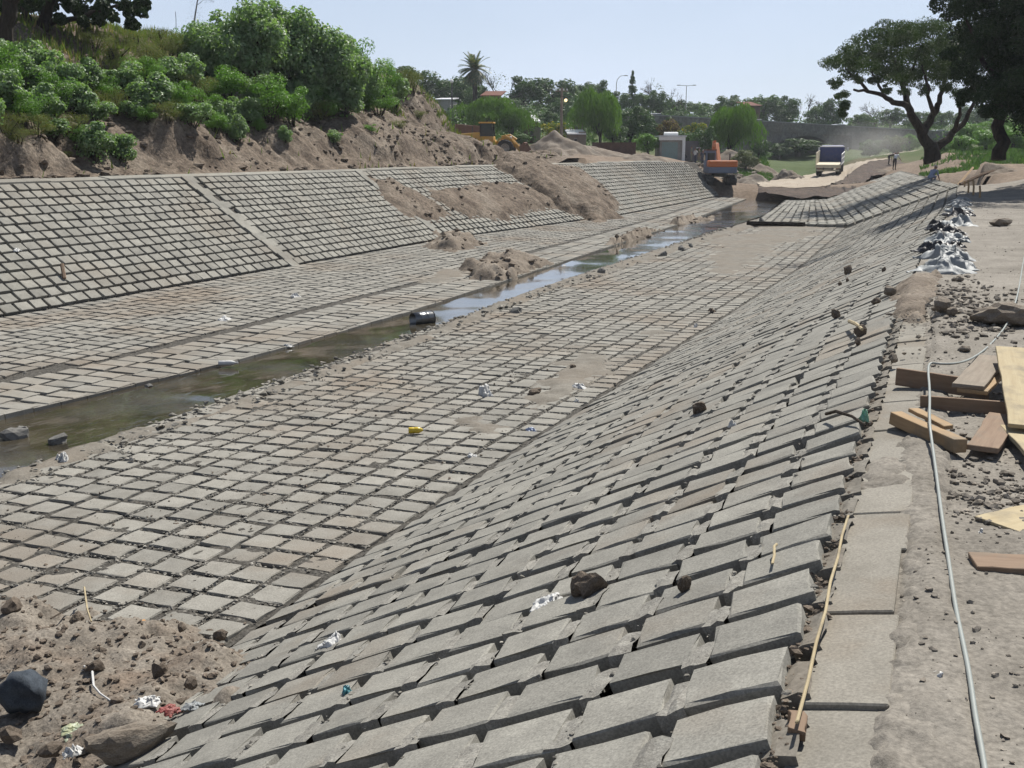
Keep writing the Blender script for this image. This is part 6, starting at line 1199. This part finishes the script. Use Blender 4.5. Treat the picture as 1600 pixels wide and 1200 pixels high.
# ---- hose
hp = [(1612, 360, .03), (1600, 400, .03), (1594, 440, .03), (1588, 470, .14), (1574, 508, .04), (1545, 542, .03), (1520, 560, .05), (1497, 568, .14), (1470, 569, .16), (1452, 566, .15), (1450, 580, .14), (1453, 610, .11), (1452, 660, .11), (1456, 690, .05), (1463, 740, .025), (1472, 810, .025), (1483, 880, .025), (1493, 950, .025), (1506, 1010, .025), (1516, 1060, .025), (1524, 1120, .025), (1536, 1180, .025), (1548, 1260, .025)]
cu = bpy.data.curves.new('hose', 'CURVE'); cu.dimensions = '3D'; cu.bevel_depth = .0085; cu.bevel_resolution = 3; sp_ = cu.splines.new('NURBS'); sp_.points.add(len(hp)-1); sp_.use_endpoint_u = True; sp_.order_u = 3
for i, (x, y, z) in enumerate(hp): sp_.points[i].co = (*P(x, y, z+.012), 1)
tmp = bpy.data.objects.new('tmp', cu); COL.objects.link(tmp); hm = bpy.data.meshes.new_from_object(tmp.evaluated_get(bpy.context.evaluated_depsgraph_get())); bpy.data.objects.remove(tmp); hm.materials.clear(); hm.materials.append(paint('hose_grey', (.24, .26, .245), .5, 0, .4, (.25, .24, .2), 3.))
ob('hose', hm, label='long grey white hose winding along the dirt over the planks', cat='hose')
# ---- crumpled plastic sacks along the top edge
M_pl = paint('white_plastic', (.21, .225, .23), .6, 0, .25, (.35, .33, .3), 5.); M_plk = paint('black_plastic_and_hollow', (.02, .02, .025), .5, 0, .3)  # black sheets are black plastic and painted shadow of the hollows
def sack(p, l, w, h, seed, mat, label, rz, name='plastic_sack'):
    g_ = np.random.default_rng(seed); U_, V2 = np.meshgrid(np.linspace(-.5, .5, 34), np.linspace(-.5, .5, 26)); k = seed*1.7
    rid = 1-np.abs(2*vnoise(U_*3.2+V2*1.2+k, V2*1.6+k, 3)-1); rid2 = 1-np.abs(2*vnoise(U_*8+k, V2*5-U_*3, 5)-1)
    Z = h*(.15+.75*rid**2*np.exp(-(V2*1.7)**2)+.28*rid2**2)*(1-(2*np.abs(U_))**4)*(1-(2*np.abs(V2))**3)-.02; Z += fbm(U_*14, V2*14, 3, seed)*h*.14
    XX = U_*l*(1+.25*fbm(V2*3+k, U_*2, 2, seed))+fbm(U_*4, V2*4+k, 3, seed)*l*.16; YY = V2*w*(1+.3*fbm(U_*3, V2*3+k, 2, seed+1))+fbm(U_*5+k, V2*4, 3, seed+2)*w*.25
    i = (np.arange(25)[:, None]*34+np.arange(33)).ravel(); o = ob(name, mesh_np(name, np.stack([XX, YY, Z], -1).reshape(-1, 3), np.stack([i, i+1, i+35, i+34], 1), mat, True), None, label=label, cat='plastic sack', group='plastic sacks along the top of the right bank'); o.location = p; o.rotation_euler = (0, 0, rz)
    md = o.modifiers.new('thick', 'SOLIDIFY'); md.thickness = .006; return o
row = [(1475, 424, 74, 1.0, 0), (1452, 428, 40, .8, 0), (1497, 417, 44, .9, 0), (1476, 404, 60, 1.3, 0), (1488, 400, 36, 1.2, 1), (1470, 392, 50, 1.2, 1), (1492, 386, 30, 1.2, 1), (1480, 378, 50, 1.1, 0), (1484, 366, 40, 1.1, 1), (1470, 358, 34, 1.3, 1), (1492, 352, 46, 1.2, 0), (1500, 345, 30, .9, 0), (1496, 336, 36, 1.2, 1), (1498, 330, 34, 1.1, 0), (1500, 321, 28, 1.1, 0), (1504, 314, 22, 1.0, 0), (1462, 383, 26, 1.0, 0)]
WH = ['nearest and widest white sack spread on the dirt by the top edge', 'flat white sack tip reaching over the block edge', 'torn white sack corner with a loose strip nearest the boulder']
for i, (x, y, w, hk, bk) in enumerate(row):
    p = onR(x, y); s = szpx(p, w); sack(p+Vector((0, 0, .0)), s*1.1, s*1.1, s*.33*hk, 5+i*3, M_plk if bk else M_pl, 'black plastic sack, also painting shaded hollows among the white ones, %s from the near end' % {4: 'nearest', 5: 'second', 6: 'third', 8: 'fourth', 9: 'fifth', 12: 'farthest'}[i] if bk else WH[i] if i < 3 else 'crumpled white plastic sack, %s in the row from its near end' % ['', '', '', 'fourth', '', 'sixth', '', 'eighth', 'ninth', '', 'eleventh', 'twelfth', '', 'fourteenth', 'fifteenth', 'last and smallest', 'stray one off the row'][i], YAW+random.uniform(-.6, .6))
# ---- drum, bottles, bags and scraps
p = P(660, 505, WATER); s = szpx(p, 36); dm = empty('metal_drum', p, YAW+.62, 'shiny black metal drum lying half sunk in the stream', 'drum'); rr = szpx(p, 11)
MB().lathe([(.001, 0), (rr*.97, 0), (rr, .012), (rr, s*.3), (rr*1.03, s*.32), (rr, s*.34), (rr, s*.66), (rr*1.03, s*.68), (rr, s*.7), (rr, s-.01), (rr*.93, s-.01), (rr*.93, .03), (.001, .03)], 28, Matrix.Translation((s/2, 0, rr*.62)) @ Matrix.Rotation(-math.pi/2, 4, 'Y')).build('shell', paint('drum_metal', (.13, .135, .14), .28, .8, .2), dm, True)
MB().tube([(s/2-.012+rr*math.cos(a)*0, rr*math.cos(a), rr*.62+rr*math.sin(a)) for a in np.linspace(0, 6.283, 25)], .012, 6, False).build('rim', M_steel, dm)
def bottle(p, l, r, rz, mat, cap, label):
    o = empty('plastic_bottle', p, rz, label, 'bottle'); Mx = Matrix.Translation((-l/2, 0, r)) @ Matrix.Rotation(math.pi/2, 4, 'Y')
    MB().lathe([(.001, 0), (r*.9, .0), (r, r*.25), (r, l*.3), (r*.92, l*.35), (r, l*.4), (r, l*.62), (r*.75, l*.76), (r*.36, l*.87), (r*.36, l*.92), (.001, l*.92)], 16, Mx).build('body', mat, o, True); MB().lathe([(.001, l*.91), (r*.42, l*.91), (r*.42, l), (.001, l)], 12, Mx).build('cap', cap, o)
My = paint('yellow_plastic', (.5, .36, .02), .3, 0, .15); Mw = paint('white_plastic_clean', (.48, .48, .47), .6, 0, .35, (.3, .27, .22), 8.); Mo = paint('orange_scrap', (.4, .2, .06), .6); Mg = paint('green_scrap', (.2, .42, .3), .4); Mr = paint('red_scrap', (.2, .04, .035), .6); Mt = paint('teal_scrap', (.06, .22, .26), .4)
p = onC(651, 678); bottle(p+Vector((0, 0, .01)), szpx(p, 25), szpx(p, 5), YAW+.15, My, Mw, 'bright yellow plastic bottle lying on the pavers'); p = onC(304, 641); bottle(p, szpx(p, 14), szpx(p, 5), YAW+1.2, My, Mw, 'small yellow bottle standing at the right edge of the near stream'); p = P(357, 571, WATER+.04); bottle(p, szpx(p, 30), szpx(p, 4), YAW+.1, Mw, Mw, 'white bottle floating against the left edge of the stream')
def scrap(p, l, w, h, seed, mat, label, name='plastic_scrap', cat='scrap', rz=0.):
    o = sack(p, l, w, h, seed, mat, label, rz, name); o['category'] = cat; del o['group']; return o
for x, y, w, h, m, nm, l in ((759, 617, 26, 17, Mw, 'plastic_bag', 'bulging white plastic bag on the pavers'), (904, 606, 24, 8, Mw, 'paper', 'crumpled white paper on the silt patch right of the bag'), (901, 627, 11, 6, Mw, 'paper', 'little white scrap below the crumpled paper'), (520, 1003, 42, 16, Mw, 'plastic_bag', 'torn white plastic strip on the near right bank blocks'), (541, 1081, 20, 14, Mt, 'plastic_scrap', 'teal scrap caught in a groove of the near right bank'), (860, 940, 56, 14, Mw, 'plastic_bag', 'thin pale plastic film below the big clod'), (1351, 652, 16, 16, Mg, 'plastic_scrap', 'pale green scrap beside the coping slot'), (1145, 664, 14, 12, Mw, 'plastic_scrap', 'tiny white scrap in a groove of the middle right bank'), (737, 712, 18, 8, Mw, 'plastic_scrap', 'clear plastic scrap near the toe of the right bank'), (830, 672, 16, 6, paint('blue_scrap', (.3, .36, .5), .5), 'plastic_scrap', 'pale blue scrap by the toe of the right bank'), (97, 721, 22, 16, Mw, 'plastic_bag', 'white and orange rubbish on the kerb of the near stream'), (244, 660, 18, 14, Mr, 'plastic_scrap', 'dark red rubbish at the right edge of the near stream'), (461, 464, 16, 7, Mw, 'plastic_scrap', 'white scrap on the far left paving'), (350, 499, 26, 6, Mw, 'paper', 'white paper lying on the left paving'), (446, 570, 20, 6, Mw, 'paper', 'pale scrap at the left edge of the stream'), (26, 391, 14, 5, Mw, 'paper', 'white scrap on the left bank near the picture edge'), (1087, 510, 10, 6, Mw, 'paper', 'small white scrap on the right canal floor'), (1112, 487, 14, 6, M_clod, 'plastic_scrap', 'dark scrap on the right canal floor'), (450, 540, 14, 5, Mw, 'paper', 'white fleck floating in the stream')):
    p = onC(x, y); s = szpx(p, w); scrap(p, s, s*.7, szpx(p, h)*1.1, len(l)+x, m, l, nm, 'litter', random.uniform(0, 3))
for x, y, w, h, m, nm, l in ((115, 1148, 44, 26, paint('wrapper_yellow', (.3, .31, .18), .5, 0, .5, (.2, .3, .36), 14.), 'wrapper', 'yellow and blue printed wrapper on the soil heap'), (230, 1100, 36, 20, Mw, 'plastic_cup', 'white plastic scrap behind the large flat rock'), (265, 1112, 32, 14, Mr, 'red_netting', 'tangle of red netting behind the large flat rock'), (300, 1106, 26, 16, M_pl, 'plastic_cup', 'clear crushed cup at the edge of the blocks'), (113, 1180, 26, 24, Mw, 'paper', 'white scrap below the printed wrapper'), (220, 977, 26, 8, Mo, 'plastic_scrap', 'orange scrap at the back of the soil heap'), (133, 1048, 8, 12, Mw, 'paper', 'white sliver above the white strip')):
    p = onP(x, y); s = szpx(p, w); scrap(p+Vector((0, 0, .03)), s, s*.8, szpx(p, h)*.5, len(l)+x, m, l, nm, 'litter', random.uniform(0, 3))
for x, y, w, h, m, l in ((1466, 1052, 28, 14, Mw, 'crumpled foil scrap between the coping and the hose'), (1418, 1134, 22, 8, Mw, 'small white paper beside the coping slab'), (1533, 832, 14, 12, Mw, 'white paper scrap beside the plywood sheet'), (1432, 786, 10, 5, Mw, 'white chip on the edge of the coping')):
    p = onR(x, y); s = szpx(p, w); scrap(p, s, s*.7, szpx(p, h), len(l)+x, m, l, 'paper', 'litter', random.uniform(0, 3))
def stick(pts, r, mat, label, name='stick'):
    MB().tube(pts, [r, r*.95, r*.8, r*.6][:len(pts)] if len(pts) <= 4 else r, 6).build(name, mat, label=label, cat='stick')
stick([onP(134, 945)+Vector((0, 0, .16)), onP(137, 962)+Vector((0, 0, .06)), onP(143, 975)+Vector((0, 0, .02))], .008, M_wood3, 'pale stick poking up behind the soil heap'); stick([onP(80, 972)+Vector((0, 0, .03)), onP(125, 948)+Vector((0, 0, .04))], .006, M_bark, 'thin dark twig at the back of the soil heap')
stick([onP(x, y)+Vector((0, 0, .05)) for x, y in ((145, 1060), (147, 1082), (158, 1095), (175, 1107))], .009, Mw, 'white plastic strip curling down the soil heap', 'strip'); stick([onP(120, 1196)+Vector((0, 0, .05)), onP(170, 1185)+Vector((0, 0, .07)), onP(207, 1160)+Vector((0, 0, .08))], .007, M_bark, 'dark bent twig under the large flat rock')
stick([onC(1290, 660)+Vector((0, 0, .06)), onC(1305, 663)+Vector((0, 0, .09)), onC(1330, 667)+Vector((0, 0, .07)), onC(1352, 672)+Vector((0, 0, .03))], .012, M_bark, 'crooked brown twig spanning a groove near the coping'); stick([onC(1326, 516)+Vector((0, 0, .10)), onC(1336, 524)+Vector((0, 0, .12)), onC(1346, 530)+Vector((0, 0, .1))], .02, M_wood3, 'pale stick against the dark stone on the upper right bank'); stick([onC(98, 428)+Vector((0, 0, .25)), onC(101, 438)+Vector((0, 0, .05))], .05, M_wood2, 'reddish stake stuck in the left bank')
# ---- dust raised by the truck
dm_ = bpy.data.materials.new('dust'); dm_.use_nodes = True; N, L = dm_.node_tree.nodes, dm_.node_tree.links; N.remove(N['Principled BSDF']); pv = N.new('ShaderNodeVolumePrincipled'); pv.inputs['Color'].default_value = (.85, .82, .76, 1); tc = N.new('ShaderNodeTexCoord'); gr = N.new('ShaderNodeTexGradient'); gr.gradient_type = 'SPHERICAL'; L.new(tc.outputs['Object'], gr.inputs[0]); nz = noise(N, L, tc.outputs['Object'], 2.2, 4)
mm = N.new('ShaderNodeMath'); mm.operation = 'MULTIPLY'; L.new(gr.outputs['Fac'], mm.inputs[0]); L.new(rampv(N, L, nz, .3, .7, .02, .12), mm.inputs[1]); L.new(mm.outputs[0], pv.inputs['Density']); L.new(pv.outputs[0], N['Material Output'].inputs['Volume'])
c = D(1365, 228, 128); o = MB().ball((0, 0, 0), 1., 3).build('dust_cloud', dm_, kind='stuff', label='pale dust hanging over the haul road beyond the truck', cat='dust'); o.location = c; o.scale = (6.5, 6.5, 3.2)

# ---- thin air between here and the ridge
hz = bpy.data.materials.new('haze'); hz.use_nodes = True; N, L = hz.node_tree.nodes, hz.node_tree.links; N.remove(N['Principled BSDF']); pv = N.new('ShaderNodeVolumePrincipled'); pv.inputs['Color'].default_value = (.86, .92, 1, 1); pv.inputs['Density'].default_value = .00025; pv.inputs['Anisotropy'].default_value = .3; L.new(pv.outputs[0], N['Material Output'].inputs['Volume'])
MB().box((0, 0, 0), (5400, 5900, 46)).build('haze', hz, kind='stuff', label='thin pale haze over the valley', cat='haze').location = (0, 2250, 17)
